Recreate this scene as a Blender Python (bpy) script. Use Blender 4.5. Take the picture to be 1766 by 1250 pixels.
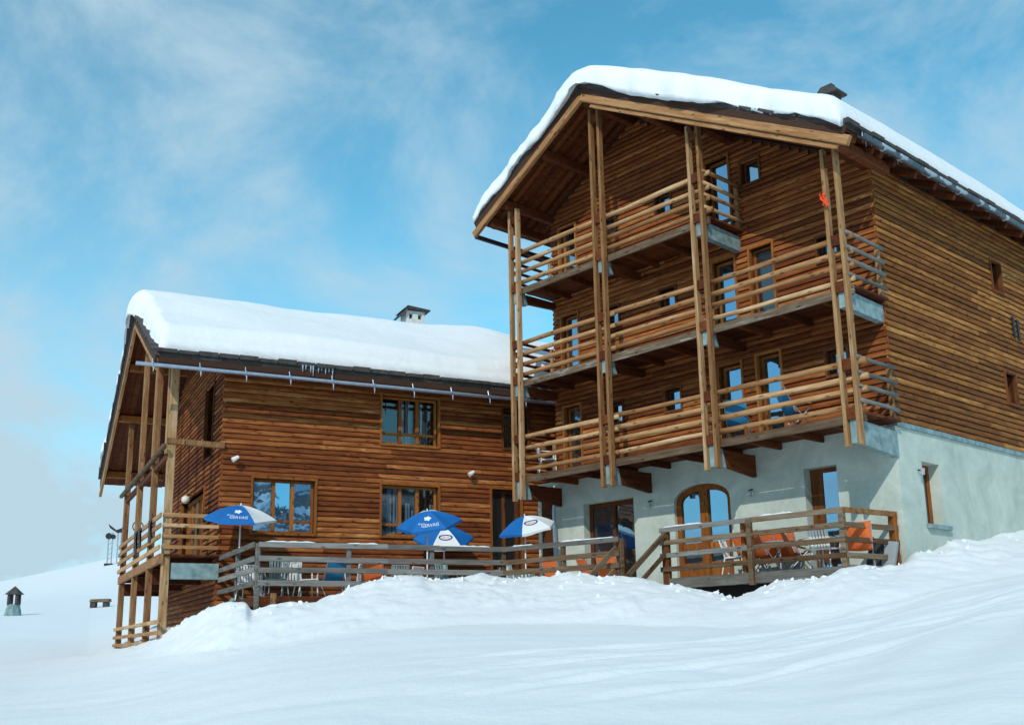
import bpy, bmesh, math, random
import numpy as np
from mathutils import Vector, Matrix
random.seed(7)
for o in list(bpy.data.objects): bpy.data.objects.remove(o)
scene = bpy.context.scene
C = scene.collection
PI = math.pi

# ------------------------------------------------------------------ camera
W, H = 1766, 1250
FPX, CX, CY, PITCH, ROLL = 1805.39, 860.19, 704.78, 0.2221, -0.0148
_r0 = Vector((1, 0, 0)); _u0 = Vector((0, -math.sin(PITCH), math.cos(PITCH)))
DV = Vector((0, math.cos(PITCH), math.sin(PITCH)))
RV = _r0 * math.cos(ROLL) + _u0 * math.sin(ROLL)
UV = -_r0 * math.sin(ROLL) + _u0 * math.cos(ROLL)
cam = bpy.data.cameras.new('camera'); camo = bpy.data.objects.new('camera', cam); C.objects.link(camo)
camo.matrix_world = Matrix(((RV.x, UV.x, -DV.x, 0), (RV.y, UV.y, -DV.y, 0), (RV.z, UV.z, -DV.z, 0), (0, 0, 0, 1)))
cam.sensor_fit = 'HORIZONTAL'; cam.sensor_width = 36; cam.lens = FPX * 36 / W
cam.shift_x = (W / 2 - CX) / W; cam.shift_y = (CY - H / 2) / W
cam.clip_start = 0.1; cam.clip_end = 8000
scene.camera = camo
scene.render.resolution_x = 1024; scene.render.resolution_y = 724

def ray(u, v): return DV + RV * ((u - CX) / FPX) - UV * ((v - CY) / FPX)

# building frames (world z = 0 is the photographer's eye level)
YB, YA = 0.84674, 0.44769
OB = Vector((8.566, 22.211, 0)); BX = Vector((math.cos(YB), -math.sin(YB), 0)); BY = Vector((math.sin(YB), math.cos(YB), 0))
OA = Vector((-7.51, 28.0, 0)); AX = Vector((math.cos(YA), math.sin(YA), 0)); AY = Vector((-math.sin(YA), math.cos(YA), 0))
def wB(x, y, z): return OB + BX * x + BY * y + Vector((0, 0, z))
def wA(x, y, z): return OA + AX * x + AY * y + Vector((0, 0, z))
def toB(P): d = P - OB; return Vector((d.dot(BX), d.dot(BY), P.z))
def toA(P): d = P - OA; return Vector((d.dot(AX), d.dot(AY), P.z))
def atz(u, v, z): r = ray(u, v); return r * (z / r.z)

# ------------------------------------------------------------------ light
sd = (BX * 0.9 - BY * 1.55); sd.z = 1.2; sd.normalize()       # direction towards the sun
world = bpy.data.worlds.new('World'); scene.world = world; world.use_nodes = True
nt = world.node_tree; nt.nodes.clear()
out = nt.nodes.new('ShaderNodeOutputWorld'); bg = nt.nodes.new('ShaderNodeBackground')
sky = nt.nodes.new('ShaderNodeTexSky'); sky.sky_type = 'NISHITA'; sky.sun_disc = False
sky.sun_elevation = math.asin(sd.z); sky.sun_rotation = math.atan2(sd.x, sd.y)
sky.altitude = 1500; sky.air_density = 1.0; sky.dust_density = 0.6; sky.ozone_density = 1.6
tc = nt.nodes.new('ShaderNodeTexCoord')
def wn(t, **k):
    n = nt.nodes.new(t)
    for a, b in k.items(): setattr(n, a, b)
    return n
mp = wn('ShaderNodeMapping'); mp.inputs['Scale'].default_value = (1.3, 1.0, 1.9); mp.inputs['Rotation'].default_value = (0.15, -0.5, 0.3)
mp.inputs['Location'].default_value = (0.62, 0.3, 0.2)
no = wn('ShaderNodeTexNoise'); no.inputs['Scale'].default_value = 2.6; no.inputs['Detail'].default_value = 10; no.inputs['Roughness'].default_value = 0.60
no.inputs['Distortion'].default_value = 0.4
ramp = wn('ShaderNodeMapRange'); ramp.inputs['From Min'].default_value = .38; ramp.inputs['From Max'].default_value = .70; ramp.interpolation_type = 'SMOOTHSTEP'
sep = wn('ShaderNodeSeparateXYZ')
hz = wn('ShaderNodeMapRange'); hz.inputs['From Min'].default_value = .42; hz.inputs['From Max'].default_value = -.02; hz.inputs['To Max'].default_value = .42   # haze thickens to the horizon
lf = wn('ShaderNodeMapRange'); lf.inputs['From Min'].default_value = .35; lf.inputs['From Max'].default_value = -.55; lf.inputs['To Min'].default_value = -.18; lf.inputs['To Max'].default_value = .26   # and to the left of the view
a1 = wn('ShaderNodeMath', operation='ADD'); a2 = wn('ShaderNodeMath', operation='ADD', use_clamp=True)
tint = wn('ShaderNodeMix', data_type='RGBA', blend_type='MULTIPLY'); tint.inputs['Factor'].default_value = 1
tint.inputs['B'].default_value = (.90, 2.02, 1.80, 1)
mix = wn('ShaderNodeMix', data_type='RGBA'); mix.inputs['B'].default_value = (4.3, 5.9, 6.9, 1)
L = nt.links.new
L(tc.outputs['Generated'], mp.inputs['Vector']); L(mp.outputs['Vector'], no.inputs['Vector'])
L(no.outputs['Fac'], ramp.inputs['Value']); L(tc.outputs['Generated'], sep.inputs[0]); L(sep.outputs['Z'], hz.inputs['Value']); L(sep.outputs['X'], lf.inputs['Value'])
L(hz.outputs['Result'], a1.inputs[0]); L(lf.outputs['Result'], a1.inputs[1]); L(a1.outputs[0], a2.inputs[0]); 
mm = wn('ShaderNodeMath', operation='MULTIPLY'); mm.inputs[1].default_value = .85; L(ramp.outputs['Result'], mm.inputs[0]); L(mm.outputs[0], a2.inputs[1])
L(sky.outputs['Color'], tint.inputs['A']); L(tint.outputs['Result'], mix.inputs['A']); L(a2.outputs[0], mix.inputs['Factor'])
L(mix.outputs['Result'], bg.inputs['Color']); bg.inputs['Strength'].default_value = 0.13
L(bg.outputs['Background'], out.inputs['Surface'])

sun = bpy.data.lights.new('sun', 'SUN'); suno = bpy.data.objects.new('sun', sun); C.objects.link(suno)
sun.energy = 2.8; sun.angle = math.radians(0.6); sun.color = (1.0, 0.94, 0.85)
suno.rotation_euler = (-sd).to_track_quat('-Z', 'Y').to_euler(); suno.location = (0, -20, 40)
vs = scene.view_settings; vs.view_transform = 'Standard'; vs.look = 'None'; vs.exposure = -0.17; vs.gamma = 1; vs.use_curve_mapping = False

# ------------------------------------------------------------------ materials
def mat(name):
    m = bpy.data.materials.new(name); m.use_nodes = True
    t = m.node_tree; b = t.nodes['Principled BSDF']
    return m, t, b
def nd(t, typ, **k):
    n = t.nodes.new(typ)
    for a, b in k.items(): setattr(n, a, b)
    return n
def plain(name, col, rough=0.7, metal=0.0, var=0.10, scale=6.0, bump=0.0, spec=0.4):
    m, t, b = mat(name)
    co = nd(t, 'ShaderNodeTexCoord'); n = nd(t, 'ShaderNodeTexNoise'); n.inputs['Scale'].default_value = scale; n.inputs['Detail'].default_value = 6
    t.links.new(co.outputs['Object'], n.inputs['Vector'])
    r = nd(t, 'ShaderNodeValToRGB'); r.color_ramp.elements[0].position = .3; r.color_ramp.elements[1].position = .7
    r.color_ramp.elements[0].color = tuple(c * (1 - var) for c in col) + (1,); r.color_ramp.elements[1].color = tuple(min(1, c * (1 + var)) for c in col) + (1,)
    t.links.new(n.outputs['Fac'], r.inputs['Fac']); t.links.new(r.outputs['Color'], b.inputs['Base Color'])
    b.inputs['Roughness'].default_value = rough; b.inputs['Metallic'].default_value = metal; b.inputs['Specular IOR Level'].default_value = spec
    if bump:
        bp = nd(t, 'ShaderNodeBump'); bp.inputs['Strength'].default_value = bump; bp.inputs['Distance'].default_value = .02
        t.links.new(n.outputs['Fac'], bp.inputs['Height']); t.links.new(bp.outputs['Normal'], b.inputs['Normal'])
    return m
def wood(name, stops, axis=0, grain=1.0, bump=0.5):
    """timber whose tone differs from piece to piece (object random) with streaky grain along one axis"""
    m, t, b = mat(name); lk = t.links.new
    co = nd(t, 'ShaderNodeTexCoord'); oi = nd(t, 'ShaderNodeObjectInfo')
    sc = [26, 26, 26]; sc[axis] = 1.3
    mpn = nd(t, 'ShaderNodeMapping'); mpn.inputs['Scale'].default_value = sc
    add = nd(t, 'ShaderNodeVectorMath', operation='ADD'); mul = nd(t, 'ShaderNodeMath', operation='MULTIPLY'); mul.inputs[1].default_value = 57
    lk(oi.outputs['Random'], mul.inputs[0]); lk(co.outputs['Object'], add.inputs[0]); lk(mul.outputs[0], add.inputs[1])
    lk(add.outputs[0], mpn.inputs['Vector'])
    n1 = nd(t, 'ShaderNodeTexNoise'); n1.inputs['Scale'].default_value = grain; n1.inputs['Detail'].default_value = 5; n1.inputs['Roughness'].default_value = .6
    lk(mpn.outputs['Vector'], n1.inputs['Vector'])
    sc2 = [9, 9, 9]; sc2[axis] = 1.6
    mp2 = nd(t, 'ShaderNodeMapping'); mp2.inputs['Scale'].default_value = sc2; lk(add.outputs[0], mp2.inputs['Vector'])
    n2 = nd(t, 'ShaderNodeTexNoise'); n2.inputs['Scale'].default_value = 1.0; n2.inputs['Detail'].default_value = 4; n2.inputs['Roughness'].default_value = .65; lk(mp2.outputs['Vector'], n2.inputs['Vector'])
    sc3 = [14, 14, 14]; sc3[axis] = 5
    mp3 = nd(t, 'ShaderNodeMapping'); mp3.inputs['Scale'].default_value = sc3; lk(add.outputs[0], mp3.inputs['Vector'])
    vo = nd(t, 'ShaderNodeTexVoronoi'); vo.inputs['Scale'].default_value = .55; vo.inputs['Randomness'].default_value = 1; lk(mp3.outputs['Vector'], vo.inputs['Vector'])
    kn = nd(t, 'ShaderNodeMapRange'); kn.inputs['From Min'].default_value = .10; kn.inputs['From Max'].default_value = .24; kn.inputs['To Min'].default_value = .35; lk(vo.outputs['Distance'], kn.inputs['Value'])
    # fac = 0.55*random + 0.25*grain + 0.35*patch
    a1 = nd(t, 'ShaderNodeMath', operation='MULTIPLY_ADD'); a1.inputs[1].default_value = .50; lk(oi.outputs['Random'], a1.inputs[0])
    a2 = nd(t, 'ShaderNodeMath', operation='MULTIPLY_ADD'); a2.inputs[1].default_value = .95; a2.inputs[2].default_value = -.62; lk(n1.outputs['Fac'], a2.inputs[0])
    a3 = nd(t, 'ShaderNodeMath', operation='MULTIPLY_ADD'); a3.inputs[1].default_value = .95;  lk(n2.outputs['Fac'], a3.inputs[0]); lk(a2.outputs[0], a3.inputs[2])
    of = nd(t, 'ShaderNodeMath', operation='ADD'); of.inputs[1].default_value = .03; lk(a3.outputs[0], of.inputs[0]); lk(of.outputs[0], a1.inputs[2])
    r = nd(t, 'ShaderNodeValToRGB'); e = r.color_ramp.elements
    while len(e) < len(stops): e.new(.5)
    for k, (p, c) in enumerate(stops): e[k].position = p; e[k].color = c + (1,)
    lk(a1.outputs[0], r.inputs['Fac'])
    km = nd(t, 'ShaderNodeMix', data_type='RGBA', blend_type='MULTIPLY'); km.inputs['Factor'].default_value = 1
    lk(r.outputs['Color'], km.inputs['A']); lk(kn.outputs['Result'], km.inputs['B']); lk(km.outputs['Result'], b.inputs['Base Color'])
    b.inputs['Roughness'].default_value = .78; b.inputs['Specular IOR Level'].default_value = .2
    bp = nd(t, 'ShaderNodeBump'); bp.inputs['Strength'].default_value = bump; bp.inputs['Distance'].default_value = .01
    lk(n1.outputs['Fac'], bp.inputs['Height']); lk(bp.outputs['Normal'], b.inputs['Normal'])
    return m
M = {}
M['board'] = wood('larch_siding', [(0.0, (0.0596, 0.0143, 0.0049)), (.40, (0.1416, 0.0360, 0.0097)), (.68, (0.2459, 0.0707, 0.0178)), (.93, (0.3875, 0.1429, 0.0410)), (1.0, (0.5067, 0.2360, 0.0864))])
M['board_olive'] = wood('weathered_siding', [(0.0, (0.0726, 0.0218, 0.0060)), (.40, (0.1670, 0.0569, 0.0132)), (.68, (0.2759, 0.1053, 0.0237)), (.93, (0.4356, 0.1936, 0.0506)), (1.0, (0.5518, 0.3025, 0.1100))])
M['rail'] = wood('peeled_pole', [(0.0, (0.1360, 0.0535, 0.0190)), (.4, (0.3090, 0.1451, 0.0570)), (.75, (0.4573, 0.2512, 0.1140)), (1.0, (0.6180, 0.4129, 0.2323))])
M['railz'] = wood('post_timber', [(0.0, (0.1030, 0.0409, 0.0150)), (.4, (0.2420, 0.1172, 0.0458)), (.75, (0.3605, 0.2046, 0.0933)), (1.0, (0.4841, 0.3301, 0.1936))], axis=2)
M['raily'] = wood('beam_timber', [(0.0, (0.0722, 0.0232, 0.0069)), (.4, (0.1660, 0.0668, 0.0209)), (.7, (0.2598, 0.1233, 0.0458)), (1.0, (0.3608, 0.2056, 0.0991))], axis=1)
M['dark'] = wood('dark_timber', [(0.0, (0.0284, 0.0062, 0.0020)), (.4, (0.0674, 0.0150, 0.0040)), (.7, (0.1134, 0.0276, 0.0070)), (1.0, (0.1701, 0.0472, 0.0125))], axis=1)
M['grey'] = wood('grey_weathered_plank', [(0.0, (0.0663, 0.0545, 0.0433)), (.4, (0.1326, 0.1192, 0.1040)), (.7, (0.1991, 0.1887, 0.1734)), (1.0, (0.2765, 0.2632, 0.2426))])
M['grey_brown'] = wood('brown_weathered_plank', [(0.0, (0.0510, 0.0239, 0.0108)), (.4, (0.1020, 0.0566, 0.0286)), (.7, (0.1632, 0.1088, 0.0644)), (1.0, (0.2448, 0.1871, 0.1289))])
M['fascia'] = wood('wet_fascia', [(0.0, (.030, .016, .009)), (.45, (.085, .050, .028)), (.78, (.14, .095, .06)), (.95, (.19, .15, .11)), (1.0, (.30, .28, .25))])
M['frame'] = wood('orange_window_timber', [(0.0, (0.1224, 0.0335, 0.0066)), (.5, (0.2611, 0.0854, 0.0174)), (1.0, (0.4080, 0.1647, 0.0392))], axis=2)
M['post_brown'] = wood('brown_post_timber', [(0.0, (0.0721, 0.0279, 0.0114)), (.45, (0.1648, 0.0744, 0.0299)), (.8, (0.2678, 0.1395, 0.0598)), (1.0, (0.3914, 0.2418, 0.1232))], axis=2)
M['frame_dark'] = wood('brown_window_timber', [(0.0, (0.0440, 0.0134, 0.0048)), (.5, (0.1056, 0.0321, 0.0095)), (1.0, (0.1936, 0.0670, 0.0190))], axis=2)
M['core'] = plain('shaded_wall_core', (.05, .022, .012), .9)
M['slate'] = plain('roof_stone', (.055, .048, .045), .8, var=.4, scale=5, bump=.5)
M['metal'] = plain('gutter_zinc', (.42, .50, .60), .35, .75, var=.12)
M['gutter_dark'] = plain('tarnished_gutter', (.10, .13, .16), .45, .6, var=.3)
M['steel'] = plain('steel_tube', (.45, .47, .5), .4, .6)
M['white'] = plain('white_lacquer', (.80, .80, .78), .45, var=.05)
M['orange'] = plain('orange_canvas', (.72, .15, .035), .85, var=.15, scale=14)
M['blue_c'] = plain('blue_canvas', (.03, .22, .45), .8, var=.12)
M['para_blue'] = plain('parasol_blue', (.004, .13, .42), .7, var=.12, scale=3)
M['para_white'] = plain('parasol_white', (.78, .80, .80), .8, var=.05, scale=3)
M['navy'] = plain('print_navy', (.01, .04, .20), .7)
M['red_c'] = plain('red_cloth', (.80, .07, .02), .9)
M['dark_cloth'] = plain('dark_cloth', (.04, .04, .045), .9)
M['grey_cloth'] = plain('grey_cloth', (.30, .32, .34), .9)
M['black'] = plain('dark_iron', (.02, .02, .022), .5, .3)
M['white_wash'] = plain('whitewashed_masonry', (.62, .64, .62), .9, var=.12, scale=8, bump=.3)
M['curtain'] = plain('curtain', (.30, .34, .42), .9)
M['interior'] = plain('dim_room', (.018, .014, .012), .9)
m, t, b = mat('ice'); b.inputs['Base Color'].default_value = (.68, .80, .88, 1); b.inputs['Roughness'].default_value = .12; b.inputs['Transmission Weight'].default_value = .45; b.inputs['IOR'].default_value = 1.31; M['ice'] = m
def glass(name, fac, col):
    m, t, b = mat(name)
    g = nd(t, 'ShaderNodeBsdfGlossy'); g.inputs['Color'].default_value = col + (1,); g.inputs['Roughness'].default_value = .02
    b.inputs['Base Color'].default_value = (.012, .014, .018, 1); b.inputs['Roughness'].default_value = .3
    n = nd(t, 'ShaderNodeTexNoise'); n.inputs['Scale'].default_value = 2.5; co = nd(t, 'ShaderNodeTexCoord'); t.links.new(co.outputs['Object'], n.inputs['Vector'])
    bp = nd(t, 'ShaderNodeBump'); bp.inputs['Strength'].default_value = .06; bp.inputs['Distance'].default_value = .03
    t.links.new(n.outputs['Fac'], bp.inputs['Height']); t.links.new(bp.outputs['Normal'], g.inputs['Normal'])
    mx = nd(t, 'ShaderNodeMixShader'); mx.inputs[0].default_value = fac
    t.links.new(b.outputs[0], mx.inputs[1]); t.links.new(g.outputs[0], mx.inputs[2])
    t.links.new(mx.outputs[0], t.nodes['Material Output'].inputs['Surface'])
    return m
M['glass'] = glass('window_glass', .58, (.42, .72, .98))
m, t, b = mat('clear_window_glass')
g = nd(t, 'ShaderNodeBsdfGlossy'); g.inputs['Roughness'].default_value = .02; tr = nd(t, 'ShaderNodeBsdfTransparent'); tr.inputs['Color'].default_value = (.75, .80, .82, 1)
mx = nd(t, 'ShaderNodeMixShader'); mx.inputs[0].default_value = .10; t.links.new(tr.outputs[0], mx.inputs[1]); t.links.new(g.outputs[0], mx.inputs[2]); t.links.new(mx.outputs[0], t.nodes['Material Output'].inputs['Surface'])
M['glass_see'] = m
M['glass_dim'] = glass('dim_window_glass', .10, (.8, .9, 1.0))
# plaster
m, t, b = mat('pale_plaster'); lk = t.links.new
co = nd(t, 'ShaderNodeTexCoord'); n = nd(t, 'ShaderNodeTexNoise'); n.inputs['Scale'].default_value = .9; n.inputs['Detail'].default_value = 10; n.inputs['Roughness'].default_value = .72; n.inputs['Distortion'].default_value = .6
lk(co.outputs['Object'], n.inputs['Vector'])
r = nd(t, 'ShaderNodeValToRGB'); e = r.color_ramp.elements; e[0].position = .32; e[0].color = (.38, .44, .39, 1); e[1].position = .68; e[1].color = (.60, .65, .58, 1)
lk(n.outputs['Fac'], r.inputs['Fac']); lk(r.outputs['Color'], b.inputs['Base Color']); b.inputs['Roughness'].default_value = .92; b.inputs['Specular IOR Level'].default_value = .15
n2 = nd(t, 'ShaderNodeTexNoise'); n2.inputs['Scale'].default_value = 12; n2.inputs['Detail'].default_value = 9; n2.inputs['Roughness'].default_value = .75; lk(co.outputs['Object'], n2.inputs['Vector'])
bp = nd(t, 'ShaderNodeBump'); bp.inputs['Strength'].default_value = .5; bp.inputs['Distance'].default_value = .03; lk(n2.outputs['Fac'], bp.inputs['Height']); lk(bp.outputs['Normal'], b.inputs['Normal'])
M['plaster'] = m
M['concrete'] = plain('blue_grey_concrete', (.20, .29, .30), .9, var=.35, scale=5, bump=.4)
# snow
def snowmat(name, bumps):
    m, t, b = mat(name); lk = t.links.new
    co = nd(t, 'ShaderNodeTexCoord')
    b.inputs['Base Color'].default_value = (.81, .83, .845, 1); b.inputs['Roughness'].default_value = .75; b.inputs['Specular IOR Level'].default_value = .15
    prev = None
    for sc, st, ds in bumps:
        n = nd(t, 'ShaderNodeTexNoise'); n.inputs['Scale'].default_value = sc; n.inputs['Detail'].default_value = 7; n.inputs['Roughness'].default_value = .6
        lk(co.outputs['Object'], n.inputs['Vector'])
        bp = nd(t, 'ShaderNodeBump'); bp.inputs['Strength'].default_value = st; bp.inputs['Distance'].default_value = ds
        lk(n.outputs['Fac'], bp.inputs['Height'])
        if prev: lk(prev.outputs['Normal'], bp.inputs['Normal'])
        prev = bp
    lk(prev.outputs['Normal'], b.inputs['Normal'])
    return m
M['snow'] = snowmat('snow', [(.9, .15, .16), (6, .32, .05), (34, .40, .02)])
M['roof_snow'] = snowmat('roof_snow', [(.8, .3, .2), (5, .25, .05)])

# ------------------------------------------------------------------ builders
def mk(name, verts, faces, m, parent=None, loc=(0, 0, 0), rot=(0, 0, 0), smooth=False):
    me = bpy.data.meshes.new(name); me.from_pydata([tuple(v) for v in verts], [], faces); me.update()
    if smooth: me.polygons.foreach_set('use_smooth', [True] * len(me.polygons))
    me.materials.append(M[m] if isinstance(m, str) else m)
    o = bpy.data.objects.new(name, me); C.objects.link(o); o.location = loc; o.rotation_euler = rot
    if parent is not None: o.parent = parent
    return o
class MB:
    def __init__(s): s.v = []; s.f = []
    def box(s, x0, x1, y0, y1, z0, z1):
        b = len(s.v); s.v += [(x0, y0, z0), (x1, y0, z0), (x1, y1, z0), (x0, y1, z0), (x0, y0, z1), (x1, y0, z1), (x1, y1, z1), (x0, y1, z1)]
        s.f += [tuple(b + i for i in q) for q in ((0, 3, 2, 1), (4, 5, 6, 7), (0, 1, 5, 4), (1, 2, 6, 5), (2, 3, 7, 6), (3, 0, 4, 7))]; return s
    def beam(s, a, c, w, h, up=(0, 0, 1)):
        a = Vector(a); c = Vector(c); d = (c - a).normalized(); u = Vector(up)
        if abs(d.dot(u)) > .98: u = Vector((0, 1, 0))
        r = d.cross(u).normalized(); u = r.cross(d)
        b = len(s.v)
        for p in (a, c):
            for q in ((-1, -1), (1, -1), (1, 1), (-1, 1)): s.v.append(tuple(p + r * (w / 2 * q[0]) + u * (h / 2 * q[1])))
        s.f += [tuple(b + i for i in q) for q in ((0, 1, 2, 3), (7, 6, 5, 4), (0, 4, 5, 1), (1, 5, 6, 2), (2, 6, 7, 3), (3, 7, 4, 0))]; return s
    def tube(s, a, c, r0, r1=None, n=8, caps=True):
        r1 = r0 if r1 is None else r1
        a = Vector(a); c = Vector(c); d = (c - a).normalized(); u = Vector((0, 0, 1)) if abs(d.z) < .9 else Vector((1, 0, 0))
        r = d.cross(u).normalized(); u = r.cross(d); b = len(s.v)
        for p, rr in ((a, r0), (c, r1)):
            for k in range(n):
                an = 2 * PI * k / n; s.v.append(tuple(p + r * (math.cos(an) * rr) + u * (math.sin(an) * rr)))
        for k in range(n): s.f.append((b + k, b + (k + 1) % n, b + n + (k + 1) % n, b + n + k))
        if caps: s.f += [tuple(b + k for k in reversed(range(n))), tuple(b + n + k for k in range(n))]
        return s
    def path(s, pts, r, n=7):
        for p, q in zip(pts[:-1], pts[1:]): s.tube(p, q, r, n=n)
        return s
    def poly(s, pts, d):   # prism: polygon (list of 3d) extruded by vector d
        b = len(s.v); k = len(pts); d = Vector(d)
        s.v += [tuple(p) for p in pts] + [tuple(Vector(p) + d) for p in pts]
        s.f += [tuple(b + i for i in range(k)), tuple(b + k + i for i in reversed(range(k)))]
        s.f += [(b + i, b + k + i, b + k + (i + 1) % k, b + (i + 1) % k) for i in range(k)]; return s
    def make(s, name, m, parent=None, loc=(0, 0, 0), rot=(0, 0, 0), smooth=False):
        o = mk(name, s.v, s.f, m, parent, loc, rot, smooth)
        bm = bmesh.new(); bm.from_mesh(o.data); bmesh.ops.recalc_face_normals(bm, faces=bm.faces); bm.to_mesh(o.data); bm.free()
        return o
def tag(o, label=None, cat=None, group=None, kind=None):
    if label: o['label'] = label
    if cat: o['category'] = cat
    if group: o['group'] = group
    if kind: o['kind'] = kind
    return o
def empty(name, loc, rz=0, label=None, cat=None, group=None):
    o = bpy.data.objects.new(name, None); C.objects.link(o); o.location = loc; o.rotation_euler = (0, 0, rz); o.empty_display_size = .2
    tag(o, label, cat, group); return o
def copy_tree(o, parent=None):
    c = o.copy(); C.objects.link(c); c.parent = parent
    for ch in list(o.children): copy_tree(ch, c)
    return c
def pole(name, a, c, r, m, parent, n=8):
    """a log as its own object, its length along the object's local x so that the grain follows it"""
    a = Vector(a); c = Vector(c); d = c - a; ln = d.length
    b = MB(); k = 3; rs = [r * random.uniform(.88, 1.1) for _ in range(k + 1)]; off = [(random.uniform(-.25, .25) * r, random.uniform(-.25, .25) * r) for _ in range(k + 1)]
    for i in range(k + 1):
        for j in range(n):
            an = 2 * PI * j / n; b.v.append((-ln / 2 + ln * i / k, off[i][0] + rs[i] * math.cos(an), off[i][1] + rs[i] * math.sin(an)))
    for i in range(k):
        for j in range(n): b.f.append((i * n + j, i * n + (j + 1) % n, (i + 1) * n + (j + 1) % n, (i + 1) * n + j))
    b.f += [tuple(reversed(range(n))), tuple(k * n + j for j in range(n))]
    o = mk(name, b.v, b.f, m, parent, smooth=True)
    o.rotation_euler = d.to_track_quat('X', 'Z').to_euler(); o.location = (a + c) / 2
    return o
def timber(name, a, c, w, h, m, parent):
    """a squared timber, local x along its length"""
    a = Vector(a); c = Vector(c); d = c - a; ln = d.length
    j = lambda: random.uniform(-.06, .06)
    b = MB(); e = min(w, h) * .12
    sec = [(-w / 2 + e, -h / 2), (w / 2 - e, -h / 2), (w / 2, -h / 2 + e), (w / 2, h / 2 - e), (w / 2 - e, h / 2), (-w / 2 + e, h / 2), (-w / 2, h / 2 - e), (-w / 2, -h / 2 + e)]
    for x in (-ln / 2, ln / 2): b.v += [(x, p[0] * (1 + j()), p[1] * (1 + j())) for p in sec]
    b.f = [(i, (i + 1) % 8, 8 + (i + 1) % 8, 8 + i) for i in range(8)] + [tuple(reversed(range(8))), tuple(range(8, 16))]
    o = mk(name, b.v, b.f, m, parent)
    o.rotation_euler = d.to_track_quat('X', 'Z').to_euler(); o.location = (a + c) / 2
    return o
def tpost(name, x, y, z0, z1, wx, wy, m, parent):
    b = MB(); e = .015
    sec = [(-wx / 2 + e, -wy / 2), (wx / 2 - e, -wy / 2), (wx / 2, -wy / 2 + e), (wx / 2, wy / 2 - e), (wx / 2 - e, wy / 2), (-wx / 2 + e, wy / 2), (-wx / 2, wy / 2 - e), (-wx / 2, -wy / 2 + e)]
    for z in (0, z1 - z0): b.v += [(p[0], p[1], z) for p in sec]
    b.f = [(i, (i + 1) % 8, 8 + (i + 1) % 8, 8 + i) for i in range(8)] + [tuple(reversed(range(8))), tuple(range(8, 16))]
    return mk(name, b.v, b.f, m, parent, loc=(x, y, z0), rot=(0, 0, random.uniform(-.03, .03)))

# ------------------------------------------------------------------ ground
# silhouette of the snow bank: photo column, row, horizontal distance from the camera, drop behind it
CREST = [(-420, 1150, 36, 0), (0, 1142, 36, 0), (150, 1136, 36, 0), (200, 1129, 36.5, 0), (229, 1119, 34, 0), (252, 1108, 31, 0), (282, 1093, 28.6, .1), (305, 1079, 26.8, .4), (330, 1061, 25.6, .6), (365, 1046, 25, .6),
         (400, 1037, 24.6, .5), (425, 1040, 24.3, .5), (434, 1056, 24.2, .5), (470, 1044, 24.1, .6), (510, 1041, 24.1, .6), (545, 1038, 24.1, .6), (575, 1026, 24.2, .5), (605, 1014, 24.3, .5), (640, 1002, 24.4, .5),
         (690, 994, 24.7, .4), (725, 992, 24.9, .4), (748, 1000, 25.0, .4), (790, 996, 25.2, .4), (830, 993, 25.4, .4), (870, 1000, 25.5, .4), (905, 1000, 25.2, .4), (940, 996, 24.8, .4), (985, 988, 24.2, .4),
         (1010, 991, 23.8, .4), (1030, 995, 23.6, .4), (1060, 992, 23.3, .4), (1100, 998, 23.0, .4), (1150, 1005, 22.9, .5), (1190, 1014, 22.9, .7), (1230, 1026, 22.8, .8), (1264, 1038, 22.7, .8), (1300, 1022, 22.6, .7),
         (1340, 1007, 22.4, .6), (1390, 1001, 22.2, .5), (1432, 993, 21.9, .4), (1448, 984, 21.8, .2), (1480, 979, 22.3, 0), (1520, 984, 22.7, 0), (1555, 978, 23.2, 0), (1580, 958, 23.9, 0), (1612, 952, 24.5, 0), (1645, 931, 25.4, 0),
         (1690, 935, 26.4, 0), (1725, 921, 27.6, 0), (1766, 917, 29.0, 0), (1850, 905, 31, 0), (2300, 900, 33, 0)]
caz, cr, cs, cdp = [], [], [], []
for u, v, r_, dp in CREST:
    q = ray(u, v); hh = math.hypot(q.x, q.y); caz.append(math.atan2(q.x, q.y)); cr.append(r_); cs.append(q.z / hh); cdp.append(dp)
caz = np.array(caz); cr = np.array(cr); cs = np.array(cs); cdp = np.array(cdp)
def vnoise(x, y, seed=0):
    def h(i, j): 
        s = np.sin(i * 127.1 + j * 311.7 + seed * 74.7) * 43758.5453
        return s - np.floor(s)
    i = np.floor(x); j = np.floor(y); fx = x - i; fy = y - j; fx = fx * fx * (3 - 2 * fx); fy = fy * fy * (3 - 2 * fy)
    return (h(i, j) * (1 - fx) + h(i + 1, j) * fx) * (1 - fy) + (h(i, j + 1) * (1 - fx) + h(i + 1, j + 1) * fx) * fy
def fbm(x, y, oct=4, seed=0):
    s = 0; a = .5
    for k in range(oct): s = s + a * (vnoise(x * 2 ** k, y * 2 ** k, seed + k) - .5); a *= .5
    return s
_q0 = ray(1130, 1262); _q1 = ray(1790, 1128)
_p0 = _q0 * (12.5 / _q0.y); _p1 = _q1 * (15.5 / _q1.y)
TRACKS = [(_p0.x, _p0.y, _p1.x, _p1.y, o_) for o_ in (0, .34, 1.15, 1.5, -.9, 2.6)]
_ga = np.linspace(-PI, PI, 4001)
def _blur(vals, sig):
    g = np.interp(_ga, caz, vals); k = np.arange(-400, 401) * (_ga[1] - _ga[0]); w = np.exp(-(k / sig) ** 2 / 2); w /= w.sum()
    return np.convolve(np.pad(g, 400, mode='edge'), w, 'valid')
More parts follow.
